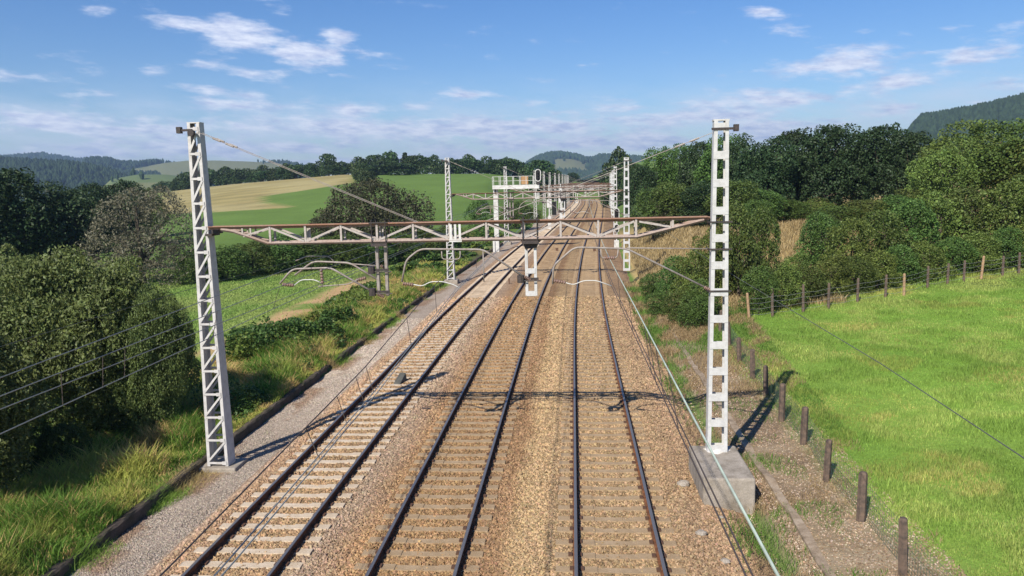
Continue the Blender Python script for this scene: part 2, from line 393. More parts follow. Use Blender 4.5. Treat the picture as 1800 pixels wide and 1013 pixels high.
def debris_colour(u, y):
    n = fbm(u, y, 1.2, 141, 3); a = np.where((np.random.default_rng(9).random(len(u)) < .3)[:, None], np.array((.40, .32, .24)), np.array((.27, .19, .12))); return a*(.7+.6*n)[:, None]
V, Fs, C = stones(45000, 11., 32, 4.2, 7.6, .027, debris_colour, lambda u, y: h(u+c(y), y)-.01, 8)
tag(link('soil_debris', np_mesh('soil_debris', V, Fs, M_STONE, False, C)), 'pale stones and crumbs of soil along the right-hand fence', None, None, 'stuff')

# ------------------------------------------------------------------ railway tracks
def rail_profile():
    return [(-.068, -.170), (.068, -.170), (.068, -.158), (.012, -.135), (.010, -.045), (.036, -.034), (.036, -.008), (.028, 0.), (-.028, 0.), (-.036, -.008), (-.036, -.034), (-.010, -.045), (-.012, -.135), (-.068, -.158)]
def sweep(prof, us0, ys, top_edges=(), mats=None):
    V = []; Fs = []; mi = []; n = len(prof)
    for y in ys:
        x0 = float(c(y)); a = math.atan(cdir(y))
        for (du, z) in prof: V.append((x0+(us0+du)*math.cos(a), y-(us0+du)*math.sin(a), z))
    for i in range(len(ys)-1):
        for k in range(n):
            k2 = (k+1) % n; Fs.append((i*n+k, i*n+k2, (i+1)*n+k2, (i+1)*n+k)); mi.append(1 if k in top_edges else 0)
    return V, Fs, mi
RY = list(np.arange(-15, 60, 3.))+list(np.arange(60, 330, 4.))
def sleeper_mesh(mconc):
    b = MB()
    for x0, x1, z in ((-1.3, -.45, -.162), (-.45, .45, -.178), (.45, 1.3, -.162)):
        w0, w1 = (.15, .115) if z > -.17 else (.14, .10)
        vs = [(x0, -w0, -.36), (x1, -w0, -.36), (x1, w0, -.36), (x0, w0, -.36), (x0, -w1, z), (x1, -w1, z), (x1, w1, z), (x0, w1, z)]
        b.add(vs, [(3, 2, 1, 0), (4, 5, 6, 7), (0, 1, 5, 4), (1, 2, 6, 5), (2, 3, 7, 6), (3, 0, 4, 7)])
    b.mi = 1
    for s in (-GA, GA):
        for k in (-1, 1): b.box(s+k*.105-.04, s+k*.105+.04, -.07, .07, -.161, -.128)
    me = bpy.data.meshes.new('sleeper'); me.from_pydata(b.v, [], b.f); me.materials.append(mconc); me.materials.append(M_CLIP)
    me.polygons.foreach_set('material_index', b.m); me.update(); return me
tr_lab = ['leftmost railway track with pale clean sleepers', 'middle railway track with brown stained sleepers', 'right-hand railway track nearest the green field with a rusty outer rail']
for j, t in enumerate(TRK):
    root = empty('railway_track', (t, 12, 0)); tag(root, tr_lab[j], 'railway track', 'parallel railway tracks')
    off = Vector((-t, -12, 0))
    for s in (-GA, GA):
        V, Fs, mi = sweep(rail_profile(), t+s, RY, (6, 7, 8))
        me = np_mesh('rail', V, Fs, [M_RAILSIDE, M_RAILTOP], False, None, mi); o = link('rail', me, root); o.location = off
    sm_ = sleeper_mesh(M_SLEEPER if j == 0 else M_SLEEPTAN); ys = np.arange(.3, 326, .6); near = [y for y in ys if y > 11][:99]
    Vr = np.array([v.co[:] for v in sm_.vertices]); polys = [tuple(p.vertices) for p in sm_.polygons]
    rest = [y for y in ys if y not in near]; VV = []; FF = []; MM = []
    for y in near:
        o = link('sleeper', sm_, root); o.location = (float(c(y))+off[0]+t+random.uniform(-.02, .02), y-12+random.uniform(-.012, .012), random.uniform(-.004, .004)); o.rotation_euler = (0, 0, -math.atan(cdir(y))+random.uniform(-.008, .008))
    b = MB()
    for y in rest:
        a = -math.atan(cdir(y)); ca, sa = math.cos(a), math.sin(a); q = Vr+np.array((t, 0, 0)); x0 = float(c(y))
        b.add(np.stack([x0+q[:, 0]*ca-q[:, 1]*sa, y+q[:, 0]*sa+q[:, 1]*ca, q[:, 2]], -1), polys)
        b.m[-len(polys):] = [p.material_index for p in sm_.polygons]
    o = b.build('sleeper', [M_SLEEPER if j == 0 else M_SLEEPTAN, M_CLIP], root); o.location = off; o['kind'] = 'stuff'

# ------------------------------------------------------------------ catenary gantries
def lattice_mast(b, x, y, z0, z1, w0, w1, d0, d1, npan, batten=False):
    def P(sx, sy, z):
        k = (z-z0)/(z1-z0); return np.array((x+sx*(w0+(w1-w0)*k)/2, y+sy*(d0+(d1-d0)*k)/2, z))
    fl = .085 if not batten else .088
    for sx in (-1, 1):
        b.bar(P(sx, 0, z0), P(sx, 0, z1), d0, .012, (1, 0, 0), d1)                    # channel web
        for sy in (-1, 1):
            a, e = P(sx, sy, z0), P(sx, sy, z1); o = np.array((-sx*fl/2, sy*.004, 0)); b.bar(a+o, e+o, fl, .014, (0, 1, 0))
    zs = np.linspace(z0+.1, z1-.15, npan+1)
    for sy in (-1, 1):
        for i, z in enumerate(zs):
            o = np.array((0, sy*.016, 0)); hh = .07 if not batten else (.20 if sy < 0 else .09)
            if batten: b.bar(P(-1, sy, z)+o, P(1, sy, z)+o, hh, .012, (0, 1, 0))
            else:
                ii = np.array((.03, 0, 0)); b.bar(P(-1, sy, z)+o+ii, P(1, sy, z)+o-ii, .06, .012, (0, 1, 0))
                b.bar(P(1, sy, z)+o*1.7+np.array((-.10, 0, -.05)), P(1, sy, z)+o*1.7+np.array((-.10, 0, .05)), .13, .010, (0, 1, 0))
                if i < npan:
                    dd = np.array((.04, 0, .05)); zz = zs[i+1]; b.bar(P(-1, sy, z)+o*1.4+dd, P(1, sy, zz)+o*1.4-dd, .055, .010, (0, 1, 0))
def insulator(b, p, q, r=.055, n=5):
    p, q = np.asarray(p, float), np.asarray(q, float); pts = []; rs = []
    for i in range(n):
        for k, rr in ((.05, .4), (.2, 1.), (.6, .9), (.9, .4)): pts.append(p+(q-p)*(i+k)/n); rs.append(r*rr)
    b.tube(pts, rs, 8)
def gantry(loc, rz, label):
    g = empty('catenary_gantry', loc, rz); tag(g, label, 'catenary gantry', 'catenary gantries along the line')
    b = MB(); lattice_mast(b, -10.22, .28, -.25, 9.42, .62, .34, .46, .26, 14)
    b.box(-10.40, -10.04, .15, .41, 9.42, 9.45); b.build('mast', M_PAINT, g)
    b = MB(); lattice_mast(b, 3.80, -.14, .36, 9.05, .52, .36, .30, .24, 12, True)
    b.box(3.6, 4.0, -.27, -.01, 9.05, 9.09); o = b.build('mast', M_BATTEN, g); o['label'] = 'ladder-like mast with flat batten plates'
    # foundations
    b = MB(); b.box(-10.75, -9.65, -.1, .8, -.7, -.26); b.build('foundation', M_CONC, g, bevel=.04)
    b = MB(); b.box(3.12, 4.38, -2.15, .25, -.9, .36); f = b.build('foundation', M_CONC, g, bevel=.05); f['label'] = 'tall weathered concrete block'
    b = MB()
    pts = [(3.45+.35*math.cos(a)*(1+.25*math.sin(3*a+1))+.33, -.14+.27*math.sin(a)*(1+.25*math.cos(4*a))) for a in np.linspace(0, 2*math.pi, 17)[:-1]]
    b.add([(x, y, .355) for x, y in pts]+[(3.79+(x-3.79)*.6, -.14+(y+.14)*.6, .42) for x, y in pts]+[(3.79, -.14, .43)],
          [(i, (i+1) % 16, 16+(i+1) % 16, 16+i) for i in range(16)]+[(16+i, 16+(i+1) % 16, 32) for i in range(16)])
    b.build('grout', M_GROUT, f, True)
    # beam: box truss
    yF, yB, zt, zb = -.08, .26, 6.61, 6.14
    b = MB()
    for y in (yF, yB):
        b.bar((-9.92, y, zt+.008), (3.56, y, zt+.018), .11, .016, (0, 0, 1)); b.bar((-9.92, y+(.03 if y < 0 else -.03), zt-.035), (3.56, y+(.03 if y < 0 else -.03), zt-.025), .016, .07, (0, 0, 1))
    for x in np.arange(-9.4, 3.4, .96): b.bar((x, yF+.04, zt-.02), (x+.48, yB-.04, zt-.02), .07, .012, (0, 0, 1)); b.bar((x+.48, yB-.04, zt-.02), (x+.96, yF+.04, zt-.02), .07, .012, (0, 0, 1))
    b.build('top_chord', M_TOPCHORD, g)
    b = MB()
    for y in (yF, yB): b.tube([(-9.55, y, zt-.07), (-9.2, y, zt-.13), (-8.25, y, zb), (1.7, y, zb), (3.42, y, zt-.06)], .046, 4)
    b.build('bottom_chord', M_LOWCHORD, g)
    b = MB(); xs = np.arange(-8.18, 1.8, .985)
    for y, sgn in ((yF, -1), (yB, 1)):
        for i, x in enumerate(xs):
            b.bar((x, y+sgn*.006, zb), (x, y+sgn*.006, zt), .055, .035, (0, 1, 0))
            if i < len(xs)-1:
                p, q = ((x+.04, zt-.06), (x+.94, zb+.04)) if i % 2 == 0 else ((x+.04, zb+.04), (x+.94, zt-.06))
                b.bar((p[0], y+sgn*.01, p[1]), (q[0], y+sgn*.01, q[1]), .05, .03, (0, 1, 0))
        b.bar((xs[0]-.75, y+sgn*.006, zb+.20), (xs[0]-.04, y+sgn*.01, zt-.06), .045, .03, (0, 1, 0))
        b.bar((-8.95, y, zb+.26), (-8.95, y, zt-.05), .04, .03, (0, 1, 0)); b.bar((-8.72, y, zb+.2), (-8.72, y, zt-.05), .04, .03, (0, 1, 0))
        b.bar((xs[-1]+.08, y+sgn*.01, zt-.07), (xs[-1]+.9, y+sgn*.01, zb+.24), .045, .03, (0, 1, 0)); b.bar((2.62, y, zb+.22), (2.62, y, zt-.05), .05, .03, (0, 1, 0))
    for x in (-7.3, -5.2, -1.4): b.bar((x+.05, yB, zb), (x+.05, yB, zt), .04, .02, (0, 1, 0))
    b.build('beam_web', M_WEB, g)
    b = MB()
    for x in (-3.22, -3.10, -2.98): b.box(x-.03, x+.03, yF-.035, yF-.02, zb-.02, zt-.05)
    b.box(-3.27, -2.93, yF-.04, yF-.036, zb-.05, zb+.03); b.build('splice_plate', M_SIGWHITE, g)
    # drop posts with clamps over the chords
    for xc, z0, z1, nb in ((-5.17, 4.64, 6.2, 0), (-1.11, 4.60, 6.2, 1)):
        b = MB()
        for s in (-1, 1): b.bar((xc+s*.12, .09, z0), (xc+s*.12, .09, z1), .075, .12, (0, 1, 0))
        if nb:
            for z in (z0+.05, z0+.66): b.box(xc-.12, xc+.12, .02, .03, z-.06, z+.08)
        p = b.build('drop_post', M_BATTEN if nb else M_GALV, g)
        b = MB()
        for s in (-1, 1): b.tube([(xc+s*.19, -.15, zb-.1), (xc+s*.19, -.15, zt+.1), (xc+s*.19, .33, zt+.1), (xc+s*.19, .33, zb-.1)], .014, 6)
        b.box(xc-.26, xc+.26, -.16, -.145, zt+.02, zt+.05); b.box(xc-.22, xc+.22, -.17, -.10, zb-.13, zb-.05)
        if nb: b.add([(xc-.25, -.02, 6.1), (xc+.25, -.02, 6.1), (xc+.17, -.02, 5.9), (xc-.13, -.02, 5.86), (xc-.25, .2, 6.1), (xc+.25, .2, 6.1), (xc+.17, .2, 5.9), (xc-.13, .2, 5.86)], [(0, 3, 2, 1), (4, 5, 6, 7), (0, 1, 5, 4), (1, 2, 6, 5), (2, 3, 7, 6), (3, 0, 4, 7)])
        b.build('clamp', M_DARKSTEEL, p)
        for z in ((4.76, 5.36) if not nb else (5.06,)):
            b = MB(); b.tube([(xc-.27, -.02, z-.10), (xc-.27, -.02, z+.10)], .10, 8); b.box(xc-.2, xc+.2, -.01, .02, z-.03, z+.03); b.tube([(xc-.18, -.05, z-.05), (xc+.28, -.05, z-.05)], .018, 6); b.build('post_bracket', M_DARKSTEEL, p)
    def cantilever(poly, y, ins, arm, extra=()):
        b = MB(); b.tube(round_poly([(px_, y, pz_) for px_, pz_ in poly], .16), .027, 10)
        for e in extra: b.tube(round_poly([(px_, y, pz_) for px_, pz_ in e], .1), .016, 8)
        o = b.build('cantilever', M_GALV, g, True)
        for p, q in ins: bb = MB(); insulator(bb, (p[0], y, p[1]), (q[0], y, q[1])); bb.build('insulator', M_INSUL, o, True)
        if arm: bb = MB(); bb.tube(round_poly([(px_, y, pz_) for px_, pz_ in arm], .1), .013, 8); bb.build('steady_arm', M_WHITE, o, True)
    cantilever([(-5.4, 4.74), (-6.57, 5.44), (-7.65, 5.42), (-8.02, 5.02)], -.02, [((-7.95, 5.0), (-7.62, 4.97)), ((-6.84, 5.4), (-6.82, 5.0)), ((-5.30, 4.70), (-5.12, 4.62))],
               [(-7.62, 4.97), (-7.42, 5.12), (-7.05, 5.12), (-6.84, 5.02)], [[(-6.84, 5.44), (-6.83, 4.9)], [(-6.95, 4.93), (-6.1, 4.98), (-5.8, 5.12)]])
    cantilever([(-5.31, 4.98), (-6.15, 5.52), (-7.2, 5.58), (-7.75, 5.2)], .42, [((-6.0, 5.03), (-5.72, 5.1)), ((-5.30, 5.42), (-5.12, 5.35))], None, [[(-6.6, 5.56), (-6.75, 5.72), (-7.4, 5.72), (-7.7, 5.6)], [(-5.3, 5.42), (-6.2, 5.5)]])
    cantilever([(-1.29, 5.11), (-2.38, 5.87), (-4.09, 5.91), (-4.48, 5.62), (-4.62, 5.02)], -.02, [((-4.60, 4.98), (-4.30, 4.94)), ((-1.28, 5.12), (-1.12, 5.02))],
               [(-4.3, 4.95), (-4.06, 4.90), (-3.84, 5.02), (-3.5, 5.02), (-3.2, 4.93), (-3.05, 4.84)], [[(-2.38, 5.86), (-2.38, 5.0)], [(-3.0, 5.84), (-3.0, 5.62), (-3.5, 5.62), (-3.5, 5.84)]])
    cantilever([(3.61, 4.71), (1.42, 5.84), (.06, 5.90), (-.51, 5.42), (-.53, 4.93)], -.15, [((-.5, 5.02), (-.18, 4.96)), ((.84, 5.60), (1.12, 5.60)), ((3.62, 4.70), (3.42, 4.80))],
               [(-.18, 4.96), (.02, 4.90), (.28, 5.01), (.62, 5.01), (1.02, 4.86)], [[(.74, 5.86), (.76, 5.60), (1.18, 5.60), (1.2, 5.84)], [(3.57, 5.80), (1.42, 5.86)]])
    for z in (4.71, 5.80, 6.5): b = MB(); b.box(3.50, 4.10, -.32, -.30, z-.02, z+.02); b.box(3.50, 3.53, -.32, .04, z-.025, z+.025); b.build('mast_band', M_DARKSTEEL, g)
    b = MB(); b.box(-10.05, -9.86, .0, .5, 6.36, 6.42); b.box(-9.9, -9.7, .08, .36, 6.42, 6.6); b.build('mast_band', M_DARKSTEEL, g)
    # stay rods with turnbuckles from mast heads to beam
    for (x0, z0, x1, z1) in ((-10.03, 9.17, -4.14, 6.62), (3.70, 8.80, -2.3, 6.62)):
        for y in (-.02, .22):
            b = MB(); p, q = np.array((x0, y, z0)), np.array((x1, y, z1)); b.tube([p, q], .008, 6)
            for k in (.07, .13): b.tube([p+(q-p)*k, p+(q-p)*(k+.035)], .026, 6)
            b.build('stay_rod', M_GALV, g)
    b = MB(); b.box(-10.62, -10.2, .0, .06, 9.20, 9.26); b.box(-10.62, -10.5, -.03, .1, 9.15, 9.32); b.tube([(-10.2, .03, 9.15), (-10.2, -.08, 9.15)], .09, 10); b.box(3.55, 4.2, -.3, -.26, 8.82, 8.88); b.box(4.1, 4.22, -.33, -.2, 8.78, 8.95)
    b.build('head_bracket', M_DARKSTEEL, g)
    return g
def copy_tree(o, parent=None):
    n = o.copy(); col.objects.link(n); n.parent = parent
    for ch in o.children:
        if not ch.get('label', '').startswith('tall weathered'): copy_tree(ch, n)      # only the nearest mast stands on a tall block
    return n
GY = [20.42, 60.6, 99., 140., 160., 177., 196., 214., 233., 252., 271., 290.]
glab = ['large nearest catenary gantry with rusty truss beam across the whole picture', 'second catenary gantry along the line, its masts rising just behind the nearest beam',
        'third catenary gantry, standing beside the white signal platform', 'fourth catenary gantry from the front, beyond the white signal platform',
        'fifth catenary gantry from the front, small in the distance'] + ['far catenary gantry in the thicket of beams, %s from the front' % n_ for n_ in ('sixth', 'seventh', 'eighth', 'ninth', 'tenth', 'eleventh')] + ['last and farthest catenary gantry, where the tracks bend']
for i, y in enumerate(GY):
    if i == 0: g0 = gantry((0, y, 0), 0, glab[0]); continue
    n = copy_tree(g0); n.location = (float(c(y)), y, (.22 if i else 0)); n.rotation_euler = (0, 0, -math.atan(cdir(y))); n['label'] = glab[i]

# ------------------------------------------------------------------ overhead wires
def wire_run(pts3, r, b, sag=.0, seg=10):
    P = []
    for a, e in zip(pts3, pts3[1:]):
        a, e = np.array(a), np.array(e)
        for k in range(seg):
            t = k/seg; p = a+(e-a)*t; p[2] -= (sag if a[1] > 20 else 0)*4*t*(1-t); P.append(p)
    P.append(np.array(pts3[-1])); b.tube(P, r, 5); return P
def track_wire(name, label, ms, cs, cm, r=.008):
    """ms, cs: lists of (u, y, z) for messenger(s) and contact(s); drops between"""
    root = empty(name, (0, -4, ms[0][0][2])); tag(root, label, 'overhead wire', 'overhead line wires')
    off = Vector((0, 4, -ms[0][0][2]))
    def W(l): return [(u+float(c(y)), y, z) for u, y, z in l]
    for l, sg in [(m_, .25) for m_ in ms]: b = MB(); wire_run(W(l), r, b, sg); o = b.build('messenger_wire', cm, root); o.location = off
    for l in cs: b = MB(); wire_run(W(l), min(r, .008), b, 0.03); o = b.build('contact_wire', M_WIREDK if cm is M_COPPER else M_WIRE, root); o.location = off
    def z_at(l, y, sg):
        for a, e in zip(l, l[1:]):
            if a[1] <= y <= e[1]:
                t = (y-a[1])/(e[1]-a[1]); return a[0]+(e[0]-a[0])*t, a[2]+(e[2]-a[2])*t-(sg if a[1] > 20 else 0)*4*t*(1-t)
    for y in [8.4, 9.6, 10.5, 11.05, 14., 17.] + list(np.arange(25, 96, 5.)):
        (u1, z1), (u2, z2) = z_at(ms[0], y, .25), z_at(cs[0], y, .03)
        if z1-z2 > .08: b = MB(); b.tube([(u1+float(c(y)), y, z1), (u2+float(c(y)), y, z2)], .006, 5); o = b.build('dropper', M_WIREDK, root); o.location = off
    return root
def later(u, zc, zm):
    return [(u+(.2 if i % 2 else -.2), y, zc) for i, y in enumerate(GY[1:])], [(u, y, zm) for y in GY[1:]]
ca, ma = later(-6.98, 5.05, 6.1)
track_wire('overhead_wire', 'pale double overhead wires above the left track, crossing the big bush', [[(-6.9, -4, 5.15), (-6.9, 8.5, 5.22), (-6.6, 20.4, 5.46)]+ma, [(-6.9, -4, 5.3), (-6.9, 8.5, 5.44), (-7.2, 20.4, 5.62)]+ma], [[(-6.9, -4, 4.76), (-6.9, 8.4, 4.77), (-6.86, 20.4, 4.92)]+ca, [(-6.86, -4, 4.80), (-6.94, 8.5, 5.05), (-7.0, 20.4, 4.96)]+ca], M_WIRE)
ca, ma = later(-3.26, 5.0, 6.1)
track_wire('overhead_wire', 'dark brown overhead wire with hanging droppers above the middle track', [[(-3.05, -4, 4.78), (-3.1, 5.3, 4.78), (-3.1, 11., 4.95), (-3.1, 20.4, 5.6)]+ma], [[(-2.95, -4, 4.5), (-2.95, 6, 4.5), (-3.0, 11, 4.55), (-3.12, 20.4, 4.84)]+ca, [(-2.89, -4, 4.5), (-2.89, 6, 4.5), (-2.94, 11, 4.55), (-3.06, 20.4, 4.84)]+ca], M_WIREDK)
ca, ma = later(.87, 5.0, 6.1)
track_wire('overhead_wire', 'green patinated overhead wire above the right track running to the bottom edge', [[(1.05, -4, 5.60), (1.05, 3.84, 5.57), (1.05, 6.66, 5.54), (.98, 20.4, 5.57)]+ma], [[(1.2, -4, 4.82), (1.2, 5.3, 4.83), (1.02, 20.4, 4.86)]+ca, [(1.25, -4, 4.82), (1.25, 5.3, 4.83), (1.07, 20.4, 4.86)]+ca], M_COPPER, .010)
for lab, pts in (('thin dark feeder wire passing the left mast', [(-10.8, -4, 4.9), (-10.8, 13.5, 4.78), (-10.62, 20.6, 4.90)]+[(-10.5, y, 5.0) for y in GY[1:4]]),
                 ('thin grey feeder cable hanging over the green field beside the right mast', [(4.5, -4, 4.9), (4.5, 7.8, 4.77), (4.5, 11.4, 4.87), (4.25, 20.3, 5.05)]+[(4.25, y, 5.4) for y in GY[1:4]])):
    b = MB(); wire_run([(u+float(c(y)), y, z) for u, y, z in pts], .007, b, .05); o = b.build('feeder_wire', M_FEED); tag(o, lab, 'feeder wire', 'line feeder wires')

# ------------------------------------------------------------------ signals
ys_ = 89.4; xs_ = float(c(ys_)); s0 = empty('signal_gantry', at_y(874, 440, ys_).tolist(), -math.atan(cdir(ys_))); tag(s0, 'white cantilevered signal platform with railing and oval black signal', 'signal gantry')
b = MB(); b.box(-.27, .27, -.2, .2, -.3, 7.1); b.box(-.45, -.2, -.35, .1, -.3, 1.1); b.build('post', M_SIGWHITE, s0, bevel=.02)
b = MB(); b.box(-.30, .30, -.22, .22, 6.4, 6.46); b.box(-.05, .05, -.225, -.2, 6.5, 7.1); b.build('collar', M_DARKSTEEL, s0)
b = MB(); b.box(-.3, 5.1, -.55, .55, 7.12, 7.52); b.box(-.3, 5.1, -.6, .6, 7.08, 7.12); b.build('platform', M_SIGWHITE, s0)
b = MB()
for y in (-.55, .55):
    for x in np.linspace(-.28, 4.4, 7): b.box(x-.025, x+.025, y-.02, y+.02, 7.52, 8.5)
    for z in (8.0, 8.5): b.tube([(-.3, y, z), (4.4, y, z)], .022, 6)
for z in (8.0, 8.5): b.tube([(-.28, -.55, z), (-.28, .55, z)], .022, 6)
b.build('railing', M_SIGWHITE, s0)
b = MB(); b.box(2.95, 3.75, .5, .53, 7.56, 8.48); b.build('panel', M_PANEL, s0)
def signal_head(x, y, z, parent, w=.34, hh=.36):
    o_ = [(x+w*math.cos(a), z+(hh if math.sin(a) >= 0 else -hh)+w*math.sin(a)) for a in np.linspace(0, 2*math.pi, 33)[:-1]]
    i_ = [(x+w*.76*math.cos(a), z+(hh if math.sin(a) >= 0 else -hh)+w*.76*math.sin(a)) for a in np.linspace(0, 2*math.pi, 33)[:-1]]
    n = 32; b = MB(); b.add([(p, y-.03, q) for p, q in o_]+[(p, y-.03, q) for p, q in i_]+[(p, y+.03, q) for p, q in o_]+[(p, y+.03, q) for p, q in i_],
        [f for k in range(n) for f in ((k, (k+1) % n, n+(k+1) % n, n+k), (2*n+k, 3*n+k, 3*n+(k+1) % n, 2*n+(k+1) % n), (k, 2*n+k, 2*n+(k+1) % n, (k+1) % n), (n+k, n+(k+1) % n, 3*n+(k+1) % n, 3*n+k))])
    b.mi = 1; b.add([(p, y-.015, q) for p, q in i_]+[(p, y+.12, q) for p, q in i_], [tuple(range(n)), tuple(range(n, 2*n))[::-1]]+[(k, n+k, n+(k+1) % n, (k+1) % n) for k in range(n)])
    hd = b.build('signal_head', [M_SIGWHITE, M_BLACK], parent)
    for k in (-.3, 0, .3):
        bb = MB(); bb.tube([(x, y-.16, z+k), (x, y-.02, z+k)], .09, 12); bb.build('lamp_hood', M_BLACK, hd)
signal_head(5.0, -.65, 8.55, s0); b = MB(); b.tube([(5.0, -.5, 7.3), (5.0, -.5, 8.1)], .05, 8); b.box(4.85, 5.15, -.62, -.45, 7.5, 7.85); b.build('signal_bracket', M_DARKSTEEL, s0)
p_ = at_y(1084, 441, 93.); s1 = empty('trackside_signal', (p_[0], 93., float(bed_z(3.8))), 0.); tag(s1, 'oval black signal with white rim on a post right of the tracks', 'signal')
b = MB(); b.tube([(0, .1, -.3), (0, .1, 5.2)], .07, 10); b.build('post', M_SIGWHITE, s1); signal_head(0, -.1, 4.05, s1); signal_head(0, -.1, 2.35, s1, .3, .2)
b = MB(); b.box(-.3, .3, -.1, .3, -.3, .9); b.build('cabinet', M_SIGWHITE, s1, bevel=.03)
for px, py, dy, lab in ((966, 384, 128., 'white signal post left of the track in front of the far gantries'), (986, 374, 156., 'farther white signal post left of the track')):
    p_ = at_y(px, py, dy); s2 = empty('signal_post', (p_[0], dy, -.3), 0.); tag(s2, lab, 'signal', 'small far signals')
    b = MB(); b.tube([(0, 0, 0), (0, 0, 7.4)], .11, 8); b.box(-.28, .28, -.14, .14, 0, 2.2); b.build('post', M_SIGWHITE, s2)
    b = MB(); b.box(-.42, .42, -.2, .2, 3.6, 5.0); b.box(-.25, .25, -.2, .2, 5.3, 6.3); b.build('signal_box', M_SIGWHITE, s2, bevel=.05)
    b = MB(); b.box(.45, 1.15, -.2, .2, 2.4, 4.6); b.tube([(.2, 0, 3.3), (.5, 0, 3.3)], .05, 6); b.build('signal_back', M_BLACK, s2, bevel=.1)

# ------------------------------------------------------------------ kerb, channel and lineside bits
def extrude_line(name, prof, ys, m, jit, label, cat):
    V = []; Fs = []; n = len(prof); r = np.random.default_rng(5)
    for y in ys:
        j = jit*(fbm(np.array(1.), np.array(y), .9, 99, 4)-.5)
        for (u, z) in prof: V.append((u+float(c(y))+j+r.uniform(-.015, .015), y, z+.6*j+r.uniform(-.015, .015)))
    for i in range(len(ys)-1):
        for k in range(n): k2 = (k+1) % n; Fs.append((i*n+k, i*n+k2, (i+1)*n+k2, (i+1)*n+k))
    o = link(name, np_mesh(name, V, Fs, m)); return tag(o, label, cat)
extrude_line('drain_kerb', [(-10.74, -.7), (-10.76, -.17), (-10.80, -.13), (-10.95, -.13), (-10.98, -.7)], np.concatenate([np.arange(8, 60, .22), np.arange(60, 130, 2)]), M_KERB, .26, 'low shade-painted dark kerb edging the gravel path on the left', 'kerb')
extrude_line('drain_channel', [(4.62, -.75), (4.62, -.62), (4.92, -.62), (4.95, -.20), (5.14, -.19), (5.18, -.75)][::-1], np.arange(6, 40, .5), M_CHAN, .12, 'old stained concrete drain channel beside the right-hand fence', 'drain')
# dark box lying in the left track
o = MB(); o.add([(-.16, -.32, 0), (.16, -.32, 0), (.16, .34, 0), (-.16, .34, 0), (-.13, -.28, .06), (.13, -.28, .06), (.13, .30, .34), (-.13, .30, .34)], [(3, 2, 1, 0), (4, 5, 6, 7), (0, 1, 5, 4), (1, 2, 6, 5), (2, 3, 7, 6), (3, 0, 4, 7)])
o = o.build('track_device', two_tone('grey green cast box', (.10, .10, .085), (.06, .06, .055), 9., .7), None, bevel=.02); o.location = (-6.93, 29.5, -.19); o.rotation_euler = (0, 0, R(-12)); tag(o, 'dark grey slanted box between the rails of the left track', 'track device')
# stray rocks
for px, py, s, lab in ((1201, 857, .17, 'pale brown rock left of the concrete mast block'), (1232, 944, .13, 'small grey stone near the bottom right rail'), (1275, 988, .11, 'pale stone beside the drain at the bottom edge'), (1268, 905, .07, 'small pale pebble below the concrete mast block')):
    p = at_z(px, py, -.3); r = np.random.default_rng(int(px)); V = []; Fs = []
    nn, kk = 6, 10
    for i in range(nn+1):
        for k in range(kk):
            th, ph = math.pi*i/nn, 2*math.pi*k/kk; d = np.array((math.sin(th)*math.cos(ph), math.sin(th)*math.sin(ph), math.cos(th)))
            V.append(d*np.array((1, .8, .62))*s*(.85+.3*vn(d[0]*2+9+px, d[1]*2+d[2]*1.7+9, .9, 2)))
    Fs = [(i*kk+k, i*kk+(k+1) % kk, (i+1)*kk+(k+1) % kk, (i+1)*kk+k) for i in range(nn) for k in range(kk)]
    o = link('rock', np_mesh('rock', V, Fs, M_CONC)); o.location = (p[0], p[1], float(bed_z(p[0]))+s*.25); tag(o, lab, 'rock', 'stray rocks by the line')
# rusty lineside boxes / markers
M_RUST = two_tone('rust', (.16, .085, .05), (.09, .055, .04), 12., .9)
for px, py, z, w, hh, lab in ((895, 499, -.2, .10, .42, 'short dark marker peg between the left and middle tracks'), (979, 441, -.2, .28, .3, 'rusty box between the rails under the second gantry'), (1045, 442, -.2, .28, .3, 'rusty box between the rails of the right track'), (1012, 376, -.2, .5, .4, 'rusty box beside the far left track')):
    p = at_z(px, py, z); b = MB(); b.box(-w/2, w/2, -w/2, w/2, -.1, hh*.8); b.box(-w*.6, w*.6, -w*.6, w*.6, hh*.8, hh)
    o = b.build('marker_peg' if w < .2 else 'track_box', M_RUST, None, bevel=.02); o.location = (p[0], p[1], z); tag(o, lab, 'trackside box', 'small trackside boxes')

# ------------------------------------------------------------------ fences
def post_part(root, loc, hh, w, m, lean=(0, 0), rnd=False):
    b = MB(); k = 8 if rnd else 6
    pts = [(lean[0]*t, lean[1]*t, -.3+(hh+.3)*t) for t in (0, .3, .7, .97, 1.)]
    b.tube(pts, [w*.5, w*.5, w*.49, w*.46, w*.34], k); o = b.build('post', m, root); o.location = loc; o.rotation_euler = (0, 0, random.uniform(0, 3)); return o
near_posts = [(6.42, 14.78, 1.19), (6.49, 17.22, 1.22), (6.47, 19.6, 1.19), (6.68, 22.3, 1.12), (6.63, 24.5, 1.32), (6.83, 27.3, 1.18), (6.89, 29.6, 1.20), (6.93, 32.2, 1.15), (7.09, 35.1, 1.15), (7.2, 38.0, 1.15)]
f0 = empty('wire_fence', (6.42, 12.3, float(h(6.42, 12.3)))); tag(f0, 'dark timber post fence with green wire netting beside the drain', 'fence')
near_posts = [(6.40, 12.3, 1.19)]+near_posts
base0 = np.array(f0.location)
for x, y, hh in near_posts: post_part(f0, (x-base0[0], y-base0[1], float(h(x, y))-base0[2]), hh*random.uniform(.93, 1.05), random.uniform(.17, .215), M_POST, (random.uniform(-.07, .07), random.uniform(-.06, .06)))
b = MB()
